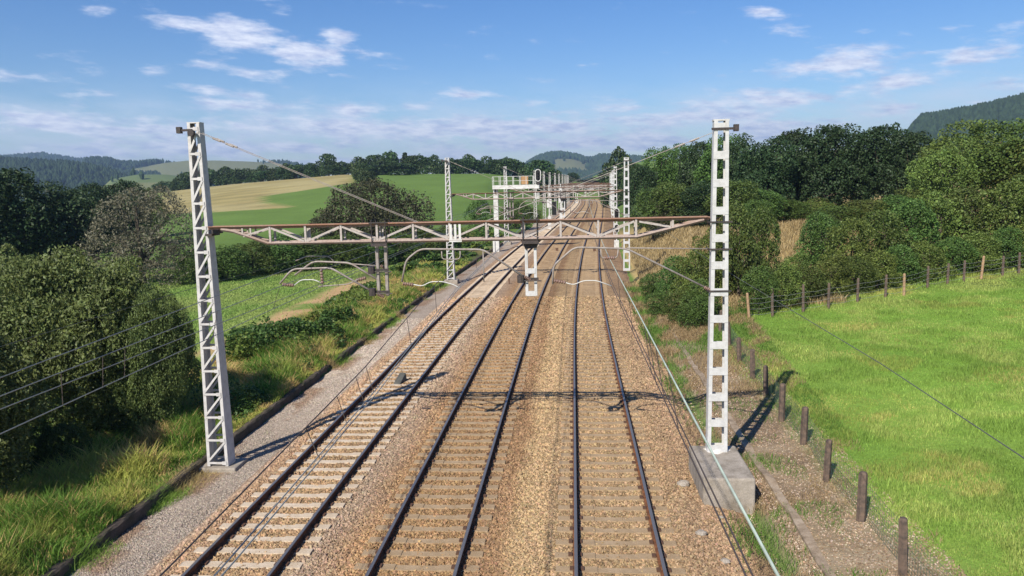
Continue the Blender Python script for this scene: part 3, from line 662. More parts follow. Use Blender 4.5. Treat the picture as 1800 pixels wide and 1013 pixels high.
for (x0, y0, h0), (x1, y1, h1) in zip(near_posts, near_posts[1:]):
    p, q = np.array((x0+.1, y0, h(x0, y0))), np.array((x1+.1, y1, h(x1, y1))); n = max(4, int((y1-y0)/.12))
    for z in (.06, .18, .3, .42, .54, .66, .78, .9): b.tube([p+(0, 0, z)-base0, (p+q)/2+(0, 0, z-.02)-base0, q+(0, 0, z)-base0], .0035, 3, False)
    for k in range(n):
        t = k/n; b.tube([p+(q-p)*t+(0, 0, .03)-base0, p+(q-p)*t+(0, 0, .9)-base0], .003, 3, False)
b.build('wire_netting', M_NET, f0)
fp = [(1318, 562, 515, 1, -.16), (1358, 557, 506, 0, -.05), (1412, 550, 500, 0, -.04), (1456, 543, 498, 0, 0), (1507, 534, 489, 0, 0), (1556, 524, 483, 0, .02), (1589, 520, 481, 1, -.03), (1630, 507, 468, 0, 0), (1665, 501, 463, 0, .02), (1694, 496, 458, 0, 0), (1724, 491, 450, 1, .1), (1762, 486, 450, 0, 0), (1791, 481, 444, 0, -.03), (1828, 474, 438, 0, 0), (1866, 466, 430, 0, 0)]
hp = [hit(px, pb) for px, pb, *_ in fp]
f1 = empty('wire_fence', hp[0].tolist()); tag(f1, 'long wire fence on thin timber posts in front of the hedge above the green field', 'fence')
for (px, pb, pt, lt, ln), p in zip(fp, hp):
    hh = at_y(px, pt, p[1])[2]-p[2]; o = post_part(f1, (p-hp[0]).tolist(), max(.9, hh), .15, M_POSTLT if lt else M_POST, (ln, 0), True); o.rotation_euler = (0, 0, 0)
    if lt: o['label'] = 'pale newer post'
b = MB()
for p, q in zip(hp, hp[1:]):
    for z in (.25, .55, .85, 1.1): b.tube([p-hp[0]+(0, -.07, z), (p+q)/2-hp[0]+(0, -.07, z-.05), q-hp[0]+(0, -.07, z)], .006, 4, False)
b.build('fence_wire', M_WIRE, f1)

# ------------------------------------------------------------------ trees
def leaf_cloud(lobes, n, size, seed, up=.35, flat=1., zmin=None, asp=.6, droop=0., hug=.5):
    r = np.random.default_rng(seed); Lb = np.array(lobes)                                   # (k,4) x y z r
    w = Lb[:, 3]**2; k = r.choice(len(Lb), n, p=w/w.sum())
    d = r.normal(size=(n, 3)); d[:, 2] += .25; d /= np.linalg.norm(d, axis=1, keepdims=True)
    P = Lb[k, :3] + d*(Lb[k, 3]*(.72+.36*r.random(n)))[:, None]*np.array((1, 1, flat))
    dd = np.zeros(n, bool)
    for s in range(0, n, 20000):
        q = P[s:s+20000]; dist = np.linalg.norm(q[:, None]-Lb[None, :, :3], axis=2)/Lb[None, :, 3]
        dist[np.arange(len(q)), k[s:s+20000]] = 9; dd[s:s+20000] = dist.min(1) < .62
    if zmin is not None: dd |= P[:, 2] < zmin
    P, d, k = P[~dd], d[~dd], k[~dd]; n = len(P)
    nr = d*hug + r.normal(size=(n, 3))*(.95-.5*hug) + np.array((0, 0, up)); nr /= np.linalg.norm(nr, axis=1, keepdims=True)
    t = r.normal(size=(n, 3)); t[:, 2] -= droop; t -= nr*(t*nr).sum(1, keepdims=True); t /= np.linalg.norm(t, axis=1, keepdims=True); bt = np.cross(nr, t)
    s = size*(.45+1.1*r.random(n)**1.3)[:, None]
    V = np.stack([P-t*s*.5, P+bt*s*asp*.5+nr*s*.06, P+t*s*.5, P-bt*s*asp*.5+nr*s*.06], 1).reshape(-1, 3)
    lob = .80+.40*r.random(len(Lb)); ti = lob[k]*(.62+.70*r.random(n)); warm = 1+.14*(r.random(n)-.5)
    C = np.stack([ti*warm, ti, ti*(2-warm)*.95], -1)
    return V, np.arange(4*n).reshape(-1, 4), np.repeat(C, 4, 0)
def crown_lobes(W, H, nl, seed, lo=.18, shape='round', rl=(.13, .24)):
    r = np.random.default_rng(seed); out = []
    while len(out) < nl:
        p = r.uniform(-1, 1, 3); q = np.linalg.norm(p)
        if q > 1 or q < .35: continue
        z = .5+.5*p[2]*.86
        f = 1.0
        if shape == 'round': f = 1.0 if z > .35 else .75+.7*z
        if shape == 'dome': z = .08+.84*(abs(p[2])**.8); f = 1.05 if z < .5 else 1.
        if shape == 'cone': f = max(.12, 1.15*(1-z)+.05); q = 1
        rad = W*r.uniform(*rl)*(1. if shape != 'cone' else (.5+f*.6))
        x, y = p[0]*f*(W*.5-rad*.7), p[1]*f*(W*.5-rad*.7)
        zz = H*(lo+(1-lo)*z); zz = min(zz, H-rad*.9); out.append((x, y, zz, rad))
    for i in range(int(nl*.9)):
        l = out[r.integers(0, nl)]; d = r.normal(size=3); d[2] = abs(d[2])*.9; d /= np.linalg.norm(d); q = l[3]*r.uniform(.22, .45)
        out.append((l[0]+d[0]*l[3]*1.0, l[1]+d[1]*l[3]*1.0, l[2]+d[2]*l[3]*1.0, q))
    return out
TREES = {}
def make_kind(name, W, H, nl, nleaf, size, m, seed, shape='round', lo=.18, rl=(.13, .24), trunk=True, asp=.6, flat=1., droop=0., up=.35, hug=.5):
    lob = crown_lobes(W, H, nl, seed, lo, shape, rl)
    V, Fs, C = leaf_cloud(lob, nleaf, size, seed, up, flat, .05, asp, droop, hug)
    cm = np_mesh(name+' crown', V, Fs, m, False, C)
    b = MB(); r = random.Random(seed); th = H*(lo+.25); tr = max(.05, W*.022)
    b.tube([(0, 0, -.5), (.02*H, 0, th*.4), (0, .02*H, th), (.02*W, 0, H*.82)], [tr*1.25, tr, tr*.8, tr*.25], 8)
    for l in sorted(lob, key=lambda l: -l[3])[:9]:
        z0 = th*r.uniform(.45, 1.); b.tube([(0, 0, z0), (l[0]*.5, l[1]*.5, z0+(l[2]-z0)*.6), (l[0]*.95, l[1]*.95, l[2])], [tr*.55, tr*.38, tr*.14], 6)
    tm = bpy.data.meshes.new(name+' trunk'); tm.from_pydata(b.v, [], b.f); tm.materials.append(M_BARK); tm.update()
    TREES[name] = (cm, tm, W, H)
for i in range(3):
    make_kind('dark%d' % i, 11, 13, 48, 32000, .36, ML_DARK, 10+i, lo=.0)
    make_kind('mid%d' % i, 9, 11, 40, 24000, .30, ML_MID, 20+i, lo=.08)
    make_kind('light%d' % i, 9, 11, 46, 26000, .27, ML_LIGHT, 30+i, lo=.06)
    make_kind('shrub%d' % i, 5, 5, 34, 17000, .17, ML_MID, 40+i, 'dome', .02)
    make_kind('lshrub%d' % i, 5, 5, 34, 17000, .17, ML_LIGHT, 50+i, 'dome', .02)
    make_kind('far%d' % i, 12, 12, 26, 6500, .8, ML_FAR, 60+i, 'dome', lo=.0)
make_kind('farcone', 7, 13, 26, 4200, .8, ML_FAR, 70, 'cone', .02)
make_kind('grey', 10, 9, 46, 30000, .24, ML_GREY, 80, 'dome', .04, (.11, .2), asp=.35, droop=.8)
make_kind('brown', 15, 8.5, 80, 42000, .26, ML_BROWN, 81, 'dome', .03, (.09, .16))
make_kind('brownsmall', 5, 5, 34, 14000, .18, ML_BROWN, 85, 'dome', .02)
make_kind('olive', 7.6, 6.2, 150, 190000, .125, ML_OLIVE, 82, 'round', .0, (.07, .14), asp=.5, up=.3, hug=.2)
make_kind('bramble', 3.2, 1.7, 60, 34000, .078, ML_BRAMBLE, 83, 'dome', .0, (.1, .18), asp=.8)
make_kind('ash', 9, 13, 40, 12000, .3, ML_MID, 84, lo=.2, rl=(.09, .17))
def tree(kind, px, top, Y, wpx, label, cat='tree', name='tree', group=None, rz=None, basez=None, dz=0.):
    cm, tm, W, H = TREES[kind]
    p = at_y(px, top, Y); dep = float(np.dot(p-np.array((0, 0, EYE)), _f)); w = wpx*dep/FPX
    zb = float(h(p[0], Y)) if basez is None else basez; hh = max(1., p[2]-zb)
    o = empty(name, (p[0], Y, zb+dz), random.uniform(0, 6.28) if rz is None else rz); o.scale = (w/W, w/W, hh/H); tag(o, label, cat, group)
    link('crown', cm, o); link('trunk' if cat == 'tree' else 'stem', tm, o); return o
ORD = ['first', 'second', 'third', 'fourth', 'fifth', 'sixth', 'seventh', 'eighth', 'ninth', 'tenth', 'eleventh', 'twelfth', 'thirteenth', 'fourteenth', 'fifteenth', 'sixteenth', 'seventeenth', 'eighteenth', 'nineteenth', 'twentieth', 'twenty-first', 'twenty-second']
def row(items, kinds, Y, lab, cat, name, group):
    for i, it in enumerate(items):
        px, top, w = it[:3]; y = Y if len(it) < 4 else it[3]; k = kinds[i % len(kinds)] if len(it) < 5 else it[4]
        tree(k, px, top, y, w, lab % ORD[i], cat, name, group)
# right-hand wood
row([(1352, 243, 120, 84), (1402, 230, 120, 88), (1452, 224, 125, 84), (1508, 221, 130, 86), (1562, 222, 130, 83), (1606, 236, 110, 80)], ['dark0', 'dark1', 'dark2'], 84, 'dark green broad tree, %s from the left in the dark part of the right-hand wood', 'tree', 'broadleaf_tree', 'dark trees of the right-hand wood')
row([(1655, 238, 120, 70), (1702, 216, 150, 74), (1765, 214, 160, 72), (1832, 212, 160, 70), (1905, 205, 170, 72)], ['light0', 'light1', 'mid1'], 72, 'yellow green leafy tree, %s from the left at the right end of the wood', 'tree', 'broadleaf_tree', 'lighter trees of the right-hand wood')
row([(1126, 292, 70, 108, 'dark1'), (1162, 262, 80, 112), (1194, 246, 80, 116, 'ash'), (1232, 252, 90, 104, 'dark2'), (1272, 240, 95, 100), (1312, 238, 95, 94, 'dark0')], ['mid0', 'mid1', 'mid2'], 105, 'mid green tree, %s from the left in the row behind the right-hand mast', 'tree', 'broadleaf_tree', 'mid green trees behind the right-hand mast')
row([(1150, 332, 90, 82), (1195, 318, 100, 80), (1242, 320, 100, 78), (1292, 318, 100, 74), (1338, 330, 90, 76)], ['mid1', 'mid2', 'dark0'], 78, 'lower green tree, %s from the left in front of the row behind the right-hand mast', 'tree', 'broadleaf_tree', 'lower trees behind the right-hand mast')
tree('far0', 1085, 263, 225, 62, 'tall rounded tree standing beside the far right masts', 'tree', 'broadleaf_tree')
tree('far1', 1112, 288, 180, 50, 'dark tree in front of the tall rounded tree by the far right masts', 'tree', 'broadleaf_tree')
row([(1300, 362, 95, 46), (1340, 366, 80, 50), (1396, 446, 70, 50), (1448, 372, 90, 54), (1500, 384, 100, 50), (1552, 372, 100, 52), (1602, 352, 110, 53), (1655, 338, 120, 54), (1712, 326, 120, 55), (1765, 322, 120, 54), (1825, 306, 130, 55), (1885, 296, 130, 56)], ['shrub0', 'shrub1', 'lshrub0', 'shrub2', 'lshrub1'], 50, 'tall hedge bush behind the long wire fence, %s from the left', 'shrub', 'hedge_shrub', 'tall hedge bushes behind the long fence')
row([(1335, 470, 80, 42), (1378, 462, 80, 43), (1420, 468, 80, 44), (1462, 448, 80, 45), (1504, 452, 80, 46), (1546, 440, 80, 47), (1590, 432, 80, 48), (1634, 424, 80, 49), (1680, 418, 80, 50), (1724, 408, 80, 50), (1768, 402, 80, 51), (1812, 392, 90, 51), (1860, 384, 90, 52)], ['shrub1', 'lshrub2', 'shrub0', 'lshrub0'], 45, 'low bush close behind the long wire fence, %s from the left', 'shrub', 'hedge_shrub', 'low bushes behind the long fence')
row([(1150, 480, 60, 52), (1186, 452, 75, 50), (1222, 440, 80, 46), (1200, 508, 70, 42), (1240, 492, 80, 41), (1262, 400, 90, 48), (1158, 512, 56, 45), (1225, 520, 70, 40), (1170, 352, 60, 80, 'brownsmall')], ['shrub2', 'shrub0', 'lshrub1'], 45, 'trackside green bush left of the right-hand mast, %s from the far end', 'shrub', 'shrub', 'bushes between track and right-hand mast')
row([(1385, 352, 90, 78), (1425, 348, 90, 80), (1450, 378, 70, 62, 'shrub1'), (1478, 360, 100, 66), (1530, 352, 110, 66), (1585, 344, 110, 66), (1630, 330, 110, 66), (1330, 352, 70, 68)], ['mid0', 'light0', 'mid1', 'mid2', 'light1'], 66, 'leafy tree between hedge and dark wood on the right, %s in its row', 'tree', 'broadleaf_tree', 'trees between the hedge and the dark wood')
# left side
o_ = tree('olive', 92, 438, 23.4, 360, 'huge olive green willow bush at left behind the wires', 'shrub', 'willow_bush', rz=.1); o_.scale.y *= .74
tree('olive', 255, 505, 23.6, 155, 'smaller olive bush at the right side of the huge willow bush', 'shrub', 'willow_bush', rz=2.2)
tree('bramble', 22, 735, 20.2, 130, 'leafy bramble patch at the left edge below the willow bush', 'shrub', 'bramble')
tree('bramble', 110, 750, 20.6, 100, 'small leafy bramble in front of the willow bush', 'shrub', 'bramble')
cm_, tm_, _, _ = TREES['olive']
o_ = empty('willow_bush', (-16.4, 17.3, float(h(-16.4, 17.3))), 1.3); o_.scale = (.74, .74, .86); tag(o_, 'tall willow bush at the very left, shading the bank beside the huge willow bush', 'shrub'); link('crown', cm_, o_); link('stem', tm_, o_)
def scrub(n, seed):
    r = np.random.default_rng(seed); y = 23*(110/23)**r.random(n*4); x = c(y)-11.2-r.random(n*4)*6.0
    k = r.random(n*4) < sm((fbm(x, y, 3.2, 191, 3)-.47)*7); x, y = x[k][:n], y[k][:n]; n = len(x)
    top = np.interp(y, [23, 40, 48, 75], [1., 1., .45, .7])*(.15+1.15*sm((fbm(x, y, 2.6, 193, 3)-.40)*3.2))*np.clip((c(y)-11.1-x)/1.6+.15, .15, 1)
    z = h(x, y)+top*(.25+.85*r.random(n)**.6); s = (.10*np.maximum(1, y/28)*(.6+.8*r.random(n)))[:, None]
    nr = r.normal(size=(n, 3))*.7+np.array((0, 0, .8)); nr /= np.linalg.norm(nr, axis=1, keepdims=True); t = r.normal(size=(n, 3)); t -= nr*(t*nr).sum(1, keepdims=True); t /= np.linalg.norm(t, axis=1, keepdims=True); bt = np.cross(nr, t); P = np.stack([x, y, z], -1)
    V = np.stack([P-t*s*.6, P+bt*s*.4, P+t*s*.6, P-bt*s*.4], 1).reshape(-1, 3); cc = (.6+.6*r.random(n))[:, None]*np.where((vn(x, y, 1.3, 195) > .6)[:, None], np.array((1.6, 1.25, 1.0)), np.array((.85, .9, .85)))
    return V, np.arange(4*n).reshape(-1, 4), np.repeat(cc, 4, 0)
V, Fs, C = scrub(60000, 17)
tag(link('bank_scrub', np_mesh('bank_scrub', V, Fs, ML_MID, False, C)), 'low dark green scrub and weeds on the left bank', None, None, 'stuff')
row([(-70, 300, 190, 66), (20, 302, 180, 70), (105, 322, 150, 74)], ['dark1', 'dark2', 'dark0'], 70, 'big dark tree at the left edge, %s from the left', 'tree', 'broadleaf_tree', 'big dark trees at the left edge')
tree('grey', 240, 332, 66, 215, 'pale grey green willow tree left of the left-hand mast', 'tree', 'willow_tree')
row([(165, 325, 90, 105), (212, 320, 90, 110), (255, 333, 70, 125), (128, 335, 90, 100)], ['dark2', 'dark1', 'mid0'], 110, 'dark tree behind the grey willow, %s in its row', 'tree', 'broadleaf_tree', 'dark trees behind the grey willow')
row([(345, 436, 90, 66), (395, 430, 90, 68), (440, 424, 90, 72), (490, 414, 100, 74), (545, 408, 100, 76), (600, 412, 100, 78), (650, 420, 100, 80), (705, 410, 100, 84), (755, 402, 90, 90)], ['shrub0', 'shrub2', 'shrub1'], 74, 'dark hedge bush below the gantry beam on the left, %s from the left', 'shrub', 'hedge_shrub', 'dark hedge bushes below the beam')
tree('brown', 655, 319, 92, 232, 'big dull brown green round bush above the rusty beam', 'shrub', 'round_bush', rz=1.0)
tree('brownsmall', 565, 372, 88, 80, 'small brown green bush at the left foot of the big round bush', 'shrub', 'round_bush')
tree('shrub1', 842, 349, 112, 56, 'small dark round bush left of the white signal post', 'shrub', 'round_bush')
tree('shrub2', 905, 352, 130, 70, 'bank bush just behind the white signal post', 'shrub', 'bank_shrub'); tree('lshrub0', 800, 396, 100, 80, 'low green bush under the beam left of the signal post', 'shrub', 'bank_shrub'); tree('lshrub1', 935, 366, 150, 40, 'far green bush on the bank right of the white signal post', 'shrub', 'bank_shrub')
row([(640, 288, 40, 265), (648, 302, 34, 235), (462, 300, 36), (480, 297, 30), (498, 293, 34), (520, 289, 40), (548, 287, 36), (577, 271, 34), (604, 284, 36), (630, 280, 36), (658, 273, 40), (685, 266, 40), (712, 266, 28, 325, 'farcone'), (724, 274, 34), (742, 272, 36), (766, 273, 32), (648, 290, 60, 300), (700, 285, 70, 300), (590, 291, 50, 318)], ['far0', 'far1', 'far2'], 325, 'dark tree on the ridge above the mown field, %s of the ridge row', 'tree', 'ridge_tree', 'ridge trees above the mown field')
row([(797, 281, 44), (824, 277, 50), (846, 283, 30), (868, 281, 34), (893, 277, 50), (917, 287, 36), (950, 283, 66, 290), (972, 298, 44, 290), (782, 290, 40), (858, 296, 40)], ['far1', 'far2', 'far0'], 320, 'tree on the skyline above the green hill field, %s from the left', 'tree', 'ridge_tree', 'skyline trees above the green field')
row([(285, 322, 40), (310, 314, 40), (336, 303, 44), (365, 297, 44), (395, 294, 44), (422, 299, 40), (447, 300, 40)], ['far2', 'far0', 'far1'], 335, 'tree behind the upper left edge of the mown field, %s from the left', 'tree', 'ridge_tree', 'trees along the upper left of the mown field')
row([(1003, 304, 34, 420), (1030, 318, 40, 400), (985, 312, 40, 380), (1060, 322, 60, 390), (1040, 330, 60, 372), (1010, 334, 60, 366), (1075, 300, 50, 380)], ['far0', 'far1', 'far2'], 400, 'far tree where the line bends out of sight, %s in the clump', 'tree', 'far_tree', 'far trees at the bend')
# continuous low hedges
def hedge(name, pts, hh, size, n, m, label, seed):
    r = np.random.default_rng(seed); lob = []; P = np.array(pts); seg = np.linalg.norm(np.diff(P, axis=0), axis=1); L_ = seg.sum(); k = int(L_/(hh*.45))
    for i in range(k):
        d = L_*i/k; j = 0
        while d > seg[j]: d -= seg[j]; j += 1
        q = P[j]+(P[j+1]-P[j])*d/seg[j]+r.normal(size=2)*hh*.2; rad = hh*r.uniform(.32, .55); lob.append((q[0], q[1], float(h(q[0], q[1]))+hh*r.uniform(.25, .75), rad))
    o0 = np.array((P[0][0], P[0][1], float(h(*P[0]))))
    V, Fs, C = leaf_cloud(lob, n, size, seed); o = link(name, np_mesh(name, V-o0, Fs, m, False, C)); o.location = o0; return tag(o, label, 'hedge')
W_ = lambda px, Y: at_y(px, 300, Y)[:2]
hedge('field_hedge', [W_(290, 338), W_(400, 335), W_(520, 330), W_(640, 322), W_(775, 322)], 6.0, .8, 16000, ML_FAR, 'long dark hedge along the ridge above the mown field', 5)
hedge('field_hedge', [W_(640, 230), W_(632, 270), W_(640, 318)], 4., .6, 4500, ML_FAR, 'dark hedge running down between the mown and the green field', 6)
hedge('field_hedge', [W_(785, 326), W_(860, 322), W_(960, 312), W_(1000, 330)], 6.5, .8, 12000, ML_FAR, 'skyline hedge behind the green hill field', 7)

# ------------------------------------------------------------------ grass and weeds (uncountable)
def blades(n, sampler, hgt, wid, colf, seed, bend=.35, lean=.25):
    r = np.random.default_rng(seed); x, y = sampler(r, n); n = len(x); z = np.maximum(h(x, y), -.36)*1.0
    z = np.where(x-c(y) < -12, h(x, y), z)
    hh = hgt(x, y, r); a = r.random(n)*2*math.pi; w = wid*np.maximum(1, y/22)*(.7+.6*r.random(n))
    dx, dy = np.cos(a), np.sin(a); la = r.random(n)*2*math.pi; ll = hh*(lean+bend*r.random(n))
    b0 = np.stack([x-dx*w/2, y-dy*w/2, z-.03], -1); b1 = np.stack([x+dx*w/2, y+dy*w/2, z-.03], -1)
    m0 = np.stack([x-dx*w*.35+np.cos(la)*ll*.35, y-dy*w*.35+np.sin(la)*ll*.35, z+hh*.6], -1); m1 = m0+np.stack([dx*w*.7, dy*w*.7, 0*w], -1)
    tp = np.stack([x+np.cos(la)*ll, y+np.sin(la)*ll, z+hh], -1)
    V = np.stack([b0, b1, m1, m0, tp], 1).reshape(-1, 3); i = np.arange(n)[:, None]*5
    Fs = np.concatenate([i+np.array((0, 1, 2)), i+np.array((0, 2, 3)), i+np.array((3, 2, 4))], 0)
    C = colf(x, y, r)*(.72+.56*r.random(n))[:, None]
    return V, Fs, np.repeat(np.clip(C, 0, 1), 5, 0)
def lerp3(a, b, t): return np.array(a)*(1-t)[:, None]+np.array(b)*t[:, None]
def s_field(r, n):
    y = 11.5*(50/11.5)**r.random(n*3); x = r.uniform(5.6, 40, n*3)
    e = (x-c(y))-6.5-.9*(fbm(x, y, 4., 21, 4)-.4)-.2*np.maximum(0, 18-y)
    k = (x < 2+.72*y) & (r.random(n*3) < sm(e/1.3+.12)) & (y < 46+.26*(x-8)) & (r.random(n*3) < .35+1.2*fbm(x, y, .8, 77, 2)); return x[k][:n], y[k][:n]
V, Fs, C = blades(230000, s_field, lambda x, y, r: (.05+.11*sm((fbm(x, y, .9, 13, 3)-.32)*2.6))*(.55+.8*r.random(len(x))), .017, lambda x, y, r: lerp3((.185, .285, .055), (.30, .36, .095), sm((fbm(x, y, 1.6, 15, 4)-.38)*3.2))*(.74+.52*fbm(x, y, 6., 17, 3))[:, None]*np.where(r.random(len(x)) < .05, 1.5, 1.)[:, None]*np.where((fbm(x, y, 3.1, 19, 3) > .6)[:, None], np.array((1.18, .98, 1.1)), np.array((1., 1., 1.))), 11)
tag(link('field_grass', np_mesh('field_grass', V, Fs, M_BLADE, False, C)), 'bright green grass of the right-hand field', None, None, 'stuff')
def s_bank(r, n):
    y = 11*(75/11)**r.random(n*2); x = c(y)-10.9-r.random(n*2)**1.1*6.1
    k = r.random(n*2) < .15+1.5*(fbm(x, y, 1.6, 91, 3)-.2); return x[k][:n], y[k][:n]
V, Fs, C = blades(190000, s_bank, lambda x, y, r: (.14+.62*sm((fbm(x, y, 1.1, 93, 3)-.3)*2.0))*(.45+.8*r.random(len(x)))*np.clip((-10.75-x+c(y))/1.2+.25, .25, 1), .022,
    lambda x, y, r: np.where((r.random(len(x)) < .12+.75*sm((fbm(x, y, 1.3, 97, 3)-.52)*7))[:, None], np.array((.50, .36, .15)), lerp3((.12, .22, .035), (.40, .42, .10), sm((fbm(x, y, 2.2, 95, 3)-.40)*5))), 12, .7, .3)
tag(link('bank_grass', np_mesh('bank_grass', V, Fs, M_BLADE, False, C)), 'tall mixed green and straw grass on the left bank', None, None, 'stuff')
def s_edge(r, n):
    y = 11*(70/11)**r.random(n*3); u = -10.95+r.random(n*3)**2*1.5; x = u+c(y)
    k = (r.random(n*3) < sm((fbm(x*.6, y, 2.4, 151, 3)-.50)*8)*np.clip(1.1-(u+10.95)/.9, 0, 1)*sm((y-13.5)/3)) | ((abs(y-18.9) < 1.4) & (u < -10.1+.3*(y-19)) & (r.random(n*3) < .9)); return x[k][:n], y[k][:n]
V, Fs, C = blades(42000, s_edge, lambda x, y, r: (.02+.20*r.random(len(x))**2)*np.clip(1.25-(x-c(y)+10.95), .3, 1)+.14, .014, lambda x, y, r: np.where((fbm(x, y, 1.6, 153) > .52)[:, None], np.array((.42, .33, .15)), lerp3((.15, .27, .04), (.24, .34, .07), r.random(len(x)))), 16, .7, .4)
V[:, 2] -= .16
tag(link('kerb_weeds', np_mesh('kerb_weeds', V, Fs, M_BLADE, False, C)), 'weeds and dry grass growing over the left kerb on to the path', None, None, 'stuff')
def s_mead(r, n):
    y = 28*(78/28)**r.random(n*2); x = c(y)-15.5-r.random(n*2)*34
    k = (x > -.75*y-6) & ((x-c(y) < -19.9-.03*(y-45)) | (y < 36) | (y > 72) | (r.random(n*2) < .06)); return x[k][:n], y[k][:n]
V, Fs, C = blades(90000, s_mead, lambda x, y, r: (.07+.05*fbm(x, y, 2., 23)*r.random(len(x))*2), .03, lambda x, y, r: lerp3((.23, .36, .085), (.36, .43, .13), sm((fbm(x, y, 4., 25)-.36)*2.4)), 13)
tag(link('meadow_grass', np_mesh('meadow_grass', V, Fs, M_BLADE, False, C)), 'short green grass of the small meadow behind the left bank', None, None, 'stuff')
def s_dry(r, n):
    y = 11*(60/11)**r.random(n*2); x = c(y)+3.4+r.random(n*2)**.8*(3.4+.06*y)
    k = r.random(n*2) < .05+2.2*(fbm(x, y, 1.3, 33, 3)-.38)+.5*sm((y-24)/8); return x[k][:n], y[k][:n]
V, Fs, C = blades(45000, s_dry, lambda x, y, r: .06+.22*fbm(x, y, 1.5, 35)*r.random(len(x))+.15*sm((y-30)/10), .014,
    lambda x, y, r: np.where((fbm(x, y, 1.9, 37) > .53)[:, None], np.array((.15, .26, .05)), lerp3((.33, .22, .115), (.46, .36, .19), r.random(len(x)))), 14, .8, .5)
tag(link('dry_grass', np_mesh('dry_grass', V, Fs, M_BLADE, False, C)), 'dry straw coloured weeds along the right-hand fence', None, None, 'stuff')
def s_tan(r, n):
    y = r.uniform(43, 95, n*2); x = c(y)+np.where(y < 52, 6.0, 4.9)+r.random(n*2)**1.4*np.where(y < 52, 9, 40); return x[:n], y[:n]
V, Fs, C = blades(60000, s_tan, lambda x, y, r: .2+.4*r.random(len(x)), .03, lambda x, y, r: lerp3((.38, .28, .13), (.50, .40, .22), r.random(len(x))), 15)
tag(link('straw_grass', np_mesh('straw_grass', V, Fs, M_BLADE, False, C)), 'tall straw coloured grass seen through gaps in the hedge', None, None, 'stuff')

# ------------------------------------------------------------------ far hills with woods
M_HILL = mat('hill soil', (.06, .08, .03), .95, .1); base(M_HILL, attr(M_HILL))
M_HTREE = leaf_mat('far forest', (.035, .058, .026), .0, .1, .9, .05)
def hill(name, prof, D, depth, seed, label, woods, fields=(), tsize=13., ntree=6000):
    """prof: (px, py) skyline; crest at distance D; a ridge with a front slope"""
    pts = []
    for px, py in prof:
        d = ray(px, py); hd = math.hypot(d[0], d[1]); t = D/hd; pts.append((math.atan2(d[0], d[1]), EYE+t*d[2]))
    az = np.array([p[0] for p in pts]); zz = np.array([p[1] for p in pts]); A = np.linspace(az[0], az[-1], 220); S = np.linspace(0, 1, 60)
    AA, SS = np.meshgrid(A, S)
    def surf(a, s):
        rr = D-depth*.75+depth*1.2*s; top = np.interp(a, az, zz)-tsize*.55; k = np.where(s < .62, sm(s/.62)**.9, 1-.7*sm((s-.62)/.38)); x, y = rr*np.sin(a), rr*np.cos(a)
        z = -14+(top+14)*k + depth*.05*(fbm(x, y, depth*.35, seed)-.5)*sm(s*2)*sm((.62-s)*6)
        return x, y, z
    X, Yv, Z = surf(AA, SS); n1, n2 = len(A), len(S); ii = np.arange(n1*n2).reshape(n2, n1)
    Fs = np.stack([ii[:-1, :-1], ii[:-1, 1:], ii[1:, 1:], ii[1:, :-1]], -1).reshape(-1, 4)
    nz = fbm(X, Yv, depth*.3, seed+3, 3); C = np.where((nz > .5)[..., None], np.array((.16, .17, .075)), np.array((.11, .15, .055)))
    tag(link(name, np_mesh(name, np.stack([X, Yv, Z], -1).reshape(-1, 3), Fs, M_HILL, True, C.reshape(-1, 3))), label, None, None, 'structure')
    r = np.random.default_rng(seed); a = r.uniform(az[0], az[-1], ntree); s = r.random(ntree)*.8; x, y, z = surf(a, s)
    keep = r.random(ntree) < np.where(fbm(x, y, depth*.3, seed+3, 3) > woods, 0.004, 1.); x, y, z = x[keep], y[keep], z[keep]; n = len(x)
    th = tsize*(.6+.6*r.random(n)); tw = th*(.42+.2*r.random(n)); k = 6; ang = np.arange(k)*2*math.pi/k
    V = np.empty((n, 2*k+1, 3))
    for j, (zf, wf) in enumerate(((.05, .8), (.55, 1.))):
        jit = .75+.5*r.random((n, k)); V[:, j*k:(j+1)*k, 0] = x[:, None]+np.cos(ang)*tw[:, None]*wf*.5*jit; V[:, j*k:(j+1)*k, 1] = y[:, None]+np.sin(ang)*tw[:, None]*wf*.5*jit; V[:, j*k:(j+1)*k, 2] = (z+th*zf)[:, None]
    V[:, 2*k] = np.stack([x, y, z+th], -1); f = []
    for q in range(k): q2 = (q+1) % k; f += [(q, q2, k+q2), (q, k+q2, k+q), (k+q, k+q2, 2*k)]
    Ft = (np.arange(n)[:, None, None]*(2*k+1)+np.array(f)).reshape(-1, 3); Ct = np.repeat((.7+.6*r.random(n))[:, None]*np.array((1, 1, 1)), 2*k+1, 0)
    tag(link('hill_forest', np_mesh('hill_forest', V.reshape(-1, 3), Ft, M_HTREE, False, Ct)), 'dark forest covering the '+label, None, None, 'stuff')
hill('far_hill', [(-300, 300), (-120, 292), (0, 279), (40, 274), (75, 272), (110, 278), (140, 283), (170, 283), (215, 290), (260, 300), (330, 330)], 3500, 1200, 101, 'farthest blue hill at the left', .9, (), 22, 9000)
hill('far_hill', [(-300, 290), (-100, 284), (0, 284), (60, 287), (120, 292), (170, 304), (230, 322), (300, 340)], 1700, 900, 102, 'dark wooded slope at the left edge', .9, (), 14, 9000)
hill('far_hill', [(120, 330), (150, 282), (165, 280), (190, 281), (215, 288), (260, 286), (290, 281), (330, 277), (380, 277), (440, 279), (500, 283), (560, 300)], 2300, 1100, 103, 'patchwork hill behind the left-hand mast', .49, (), 16, 12000)
hill('field_hill', [(170, 330), (195, 308), (240, 300), (290, 300), (330, 304), (400, 330)], 1150, 420, 104, 'pale field knoll left of the left-hand mast', .24, (), 10, 900)
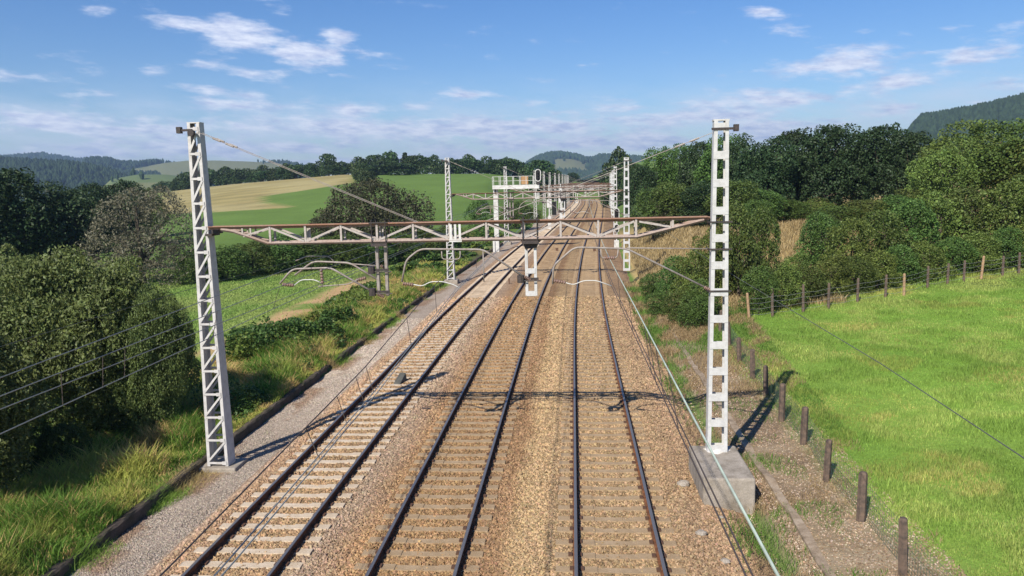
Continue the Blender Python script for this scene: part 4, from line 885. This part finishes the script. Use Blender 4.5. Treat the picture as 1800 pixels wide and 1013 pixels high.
hill('far_hill', [(880, 320), (920, 292), (945, 277), (965, 271), (985, 270), (1010, 273), (1030, 279), (1042, 280), (1055, 274), (1075, 275), (1100, 276), (1135, 280), (1200, 300)], 2600, 1300, 105, 'blue wooded hill beyond the end of the line', .74, (), 17, 12000)
hill('far_hill', [(1560, 300), (1600, 228), (1618, 208), (1660, 203), (1700, 196), (1740, 188), (1770, 180), (1800, 173), (1900, 150), (2050, 130)], 1500, 800, 106, 'steep dark hill rising at the right edge', .72, (), 13, 12000)

# ------------------------------------------------------------------ haze
HAZE = True
if HAZE:
    b = MB(); b.box(-4700, 4700, -700, 5400, -40, 262)
    mz = bpy.data.materials.new('thin air'); mz.use_nodes = True; nt = mz.node_tree; nt.nodes.clear()
    out = nt.nodes.new('ShaderNodeOutputMaterial'); pv = nt.nodes.new('ShaderNodeVolumePrincipled')
    pv.inputs['Color'].default_value = (.48, .68, 1, 1); pv.inputs['Density'].default_value = .00018; pv.inputs['Anisotropy'].default_value = .2
    nt.links.new(pv.outputs[0], out.inputs['Volume']); o = b.build('haze', mz); tag(o, 'thin blue air over the valley', None, None, 'stuff')

# ------------------------------------------------------------------ sun and sky
SUN_EL, SUN_AZ = R(40.2), math.atan2(-.426, -.905)           # direction towards the sun, azimuth from +Y clockwise
sd = Vector((math.cos(SUN_EL)*math.sin(SUN_AZ), math.cos(SUN_EL)*math.cos(SUN_AZ), math.sin(SUN_EL)))
sl = bpy.data.lights.new('sun', 'SUN'); sl.energy = 4.9; sl.angle = R(.5); sl.color = (1, .925, .81)
so = bpy.data.objects.new('sun', sl); col.objects.link(so); so.rotation_euler = sd.to_track_quat('Z', 'Y').to_euler(); so.location = (-20, -30, 40)
w = bpy.data.worlds.new('World'); scene.world = w; w.use_nodes = True; nt = w.node_tree
class WM: node_tree = nt
bg = nt.nodes['Background']; bg.inputs['Strength'].default_value = .09
sky = nt.nodes.new('ShaderNodeTexSky'); sky.sky_type = 'NISHITA'; sky.sun_disc = False; sky.sun_elevation = SUN_EL; sky.sun_rotation = SUN_AZ % (2*math.pi)
sky.air_density = 1.0; sky.dust_density = .2; sky.ozone_density = 4.0; sky.altitude = 100
hsv = nt.nodes.new('ShaderNodeHueSaturation'); hsv.inputs['Saturation'].default_value = 1.27; hsv.inputs['Hue'].default_value = .511; nt.links.new(sky.outputs[0], hsv.inputs['Color'])
def MT(op, a, b_=None, c_=None):
    n = nt.nodes.new('ShaderNodeMath'); n.operation = op
    for i, v in enumerate((a, b_, c_)):
        if v is None: continue
        if isinstance(v, (int, float)): n.inputs[i].default_value = v
        else: nt.links.new(v, n.inputs[i])
    return n.outputs[0]
tc = nt.nodes.new('ShaderNodeTexCoord'); sx = nt.nodes.new('ShaderNodeSeparateXYZ'); nt.links.new(tc.outputs['Generated'], sx.inputs[0])
X_, Y_, Z_ = sx.outputs
azn = MT('MULTIPLY', MT('ARCTAN2', X_, Y_), 180/math.pi); eln = MT('MULTIPLY', MT('ARCSINE', Z_), 180/math.pi)
cv = nt.nodes.new('ShaderNodeCombineXYZ')
nt.links.new(MT('MULTIPLY', azn, .26), cv.inputs[0]); nt.links.new(MT('MULTIPLY', MT('SUBTRACT', eln, MT('MULTIPLY', azn, -.05)), .95), cv.inputs[1])
n1 = noise(WM, cv.outputs[0], 1.0, 10., .60); n2 = noise(WM, cv.outputs[0], 2.3, 8., .6)
BL = [(-26.5, 10.9, 3.2, .65, -.10, .62), (-22.5, 10.1, 3.2, .95, -.17, .85), (-19.2, 9.2, 2.8, .95, -.17, .85), (-17.0, 8.7, 1.6, .6, -.1, .6), (-16.6, 10.5, 1.7, .5, -.12, .62), (-14.3, 8.9, 1.9, .55, 0, .42), (-23.5, 7.9, 3.4, .5, -.08, .36), (-24, 6.6, 4, .7, -.1, .46), (-22, 5.6, 6, .8, -.05, .42),
      (-35, 4.4, 5, .9, 0, .66), (-29, 4.0, 5, .9, 0, .62), (-21, 4.4, 6, .9, 0, .58), (-15.3, 5.3, 2.8, .55, 0, .66), (-11, 5.5, 1.4, .4, 0, .5), (-7.6, 6.3, 2.0, .5, .03, .62), (3.4, 5.0, 2.6, .5, .0, .5), (-1.5, 5.7, 3, .4, .0, .36), (-8, 3.9, 18, 1.1, 0, .66), (-26, 2.7, 16, .9, 0, .58), (2, 2.7, 16, .9, 0, .62), (-10, 1.7, 16, .6, 0, .52), (8, 4.2, 8, .8, 0, .52),
      (13, 5.2, 5, .8, .06, .68), (18.5, 7.3, 4, 1.25, .05, .62), (22, 5.8, 5, .6, .08, .52), (26.5, 7.3, 3.4, .8, .15, .56), (13, 3.2, 8, .8, .03, .60), (20, 4.0, 6, .6, .05, .4), (13.4, 11.0, 1.4, .45, -.1, .5), (14.6, 9.7, 1.6, .5, -.1, .42), (13.8, 12.4, 1.4, .3, -.05, .42), (-33, 12.6, 3.4, .6, 0, .52), (-31, 11.4, 1.6, .35, 0, .42), (-22, 13.0, 1.8, .5, -.12, .52), (-36.5, 7.1, 2.6, .5, 0, .48), (-28.5, 7.8, 1.2, .4, -.1, .45), (31, 4.5, 7, 1, 0, .4), (36, 7, 6, 1, 0, .4), (-46, 6, 8, 1.2, 0, .5)]
tot = None
for a0, e0, sa, se, sl_, am in BL:
    da = MT('SUBTRACT', azn, a0); de = MT('SUBTRACT', MT('SUBTRACT', eln, e0), MT('MULTIPLY', da, sl_))
    g = MT('MULTIPLY', MT('EXPONENT', MT('MULTIPLY', MT('ADD', MT('POWER', MT('ABSOLUTE', MT('DIVIDE', da, sa)), 2.), MT('POWER', MT('ABSOLUTE', MT('DIVIDE', de, se)), 2.)), -1.)), am)
    tot = g if tot is None else MT('MAXIMUM', tot, g)
dens = MT('SUBTRACT', MT('ADD', tot, MT('MULTIPLY', MT('SUBTRACT', n1, .5), 1.75)), .15)
dn = nt.nodes.new('ShaderNodeMapRange'); dn.interpolation_type = 'SMOOTHSTEP'; dn.inputs['From Min'].default_value = .0; dn.inputs['From Max'].default_value = .50; dn.inputs['To Max'].default_value = .92
nt.links.new(dens, dn.inputs['Value'])
cl = ramp(WM, n2, [(.36, (4.7, 5.4, 7.5)), (.60, (7.9, 8.3, 9.4))])
n3 = noise(WM, cv.outputs[0], .55, 6., .6)
band = MT('MULTIPLY', MT('EXPONENT', MT('MULTIPLY', MT('POWER', MT('ABSOLUTE', MT('DIVIDE', MT('SUBTRACT', eln, 3.6), 2.3)), 2.), -1.)), MT('MULTIPLY', MT('SUBTRACT', n3, .36), 3.2))
veil = nt.nodes.new('ShaderNodeMath'); veil.operation = 'MULTIPLY'; veil.use_clamp = True; nt.links.new(band, veil.inputs[0]); veil.inputs[1].default_value = .7
vsky = mix(WM, hsv.outputs[0], (6.6, 7.3, 8.7), veil.outputs[0])
CLOUD = mix(WM, vsky, cl, dn.outputs['Result']); nt.links.new(CLOUD, bg.inputs['Color'])

# ------------------------------------------------------------------ camera and render settings
cam = bpy.data.cameras.new('camera'); co = bpy.data.objects.new('camera', cam); col.objects.link(co)
cam.sensor_fit = 'HORIZONTAL'; cam.sensor_width = 36.; cam.lens = 36.*FPX/1800.; cam.clip_start = .1; cam.clip_end = 30000
mw = Matrix(((_r[0], _u[0], -_f[0], 0), (_r[1], _u[1], -_f[1], 0), (_r[2], _u[2], -_f[2], EYE), (0, 0, 0, 1))); co.matrix_world = mw
scene.camera = co
scene.view_settings.view_transform = 'Standard'; scene.view_settings.look = 'None'; scene.view_settings.exposure = .47; scene.view_settings.gamma = 1.
cy = scene.cycles; cy.use_denoising = True; cy.max_bounces = 6; cy.diffuse_bounces = 3; cy.transmission_bounces = 3; cy.glossy_bounces = 2; cy.volume_bounces = 0; cy.sample_clamp_indirect = 4.
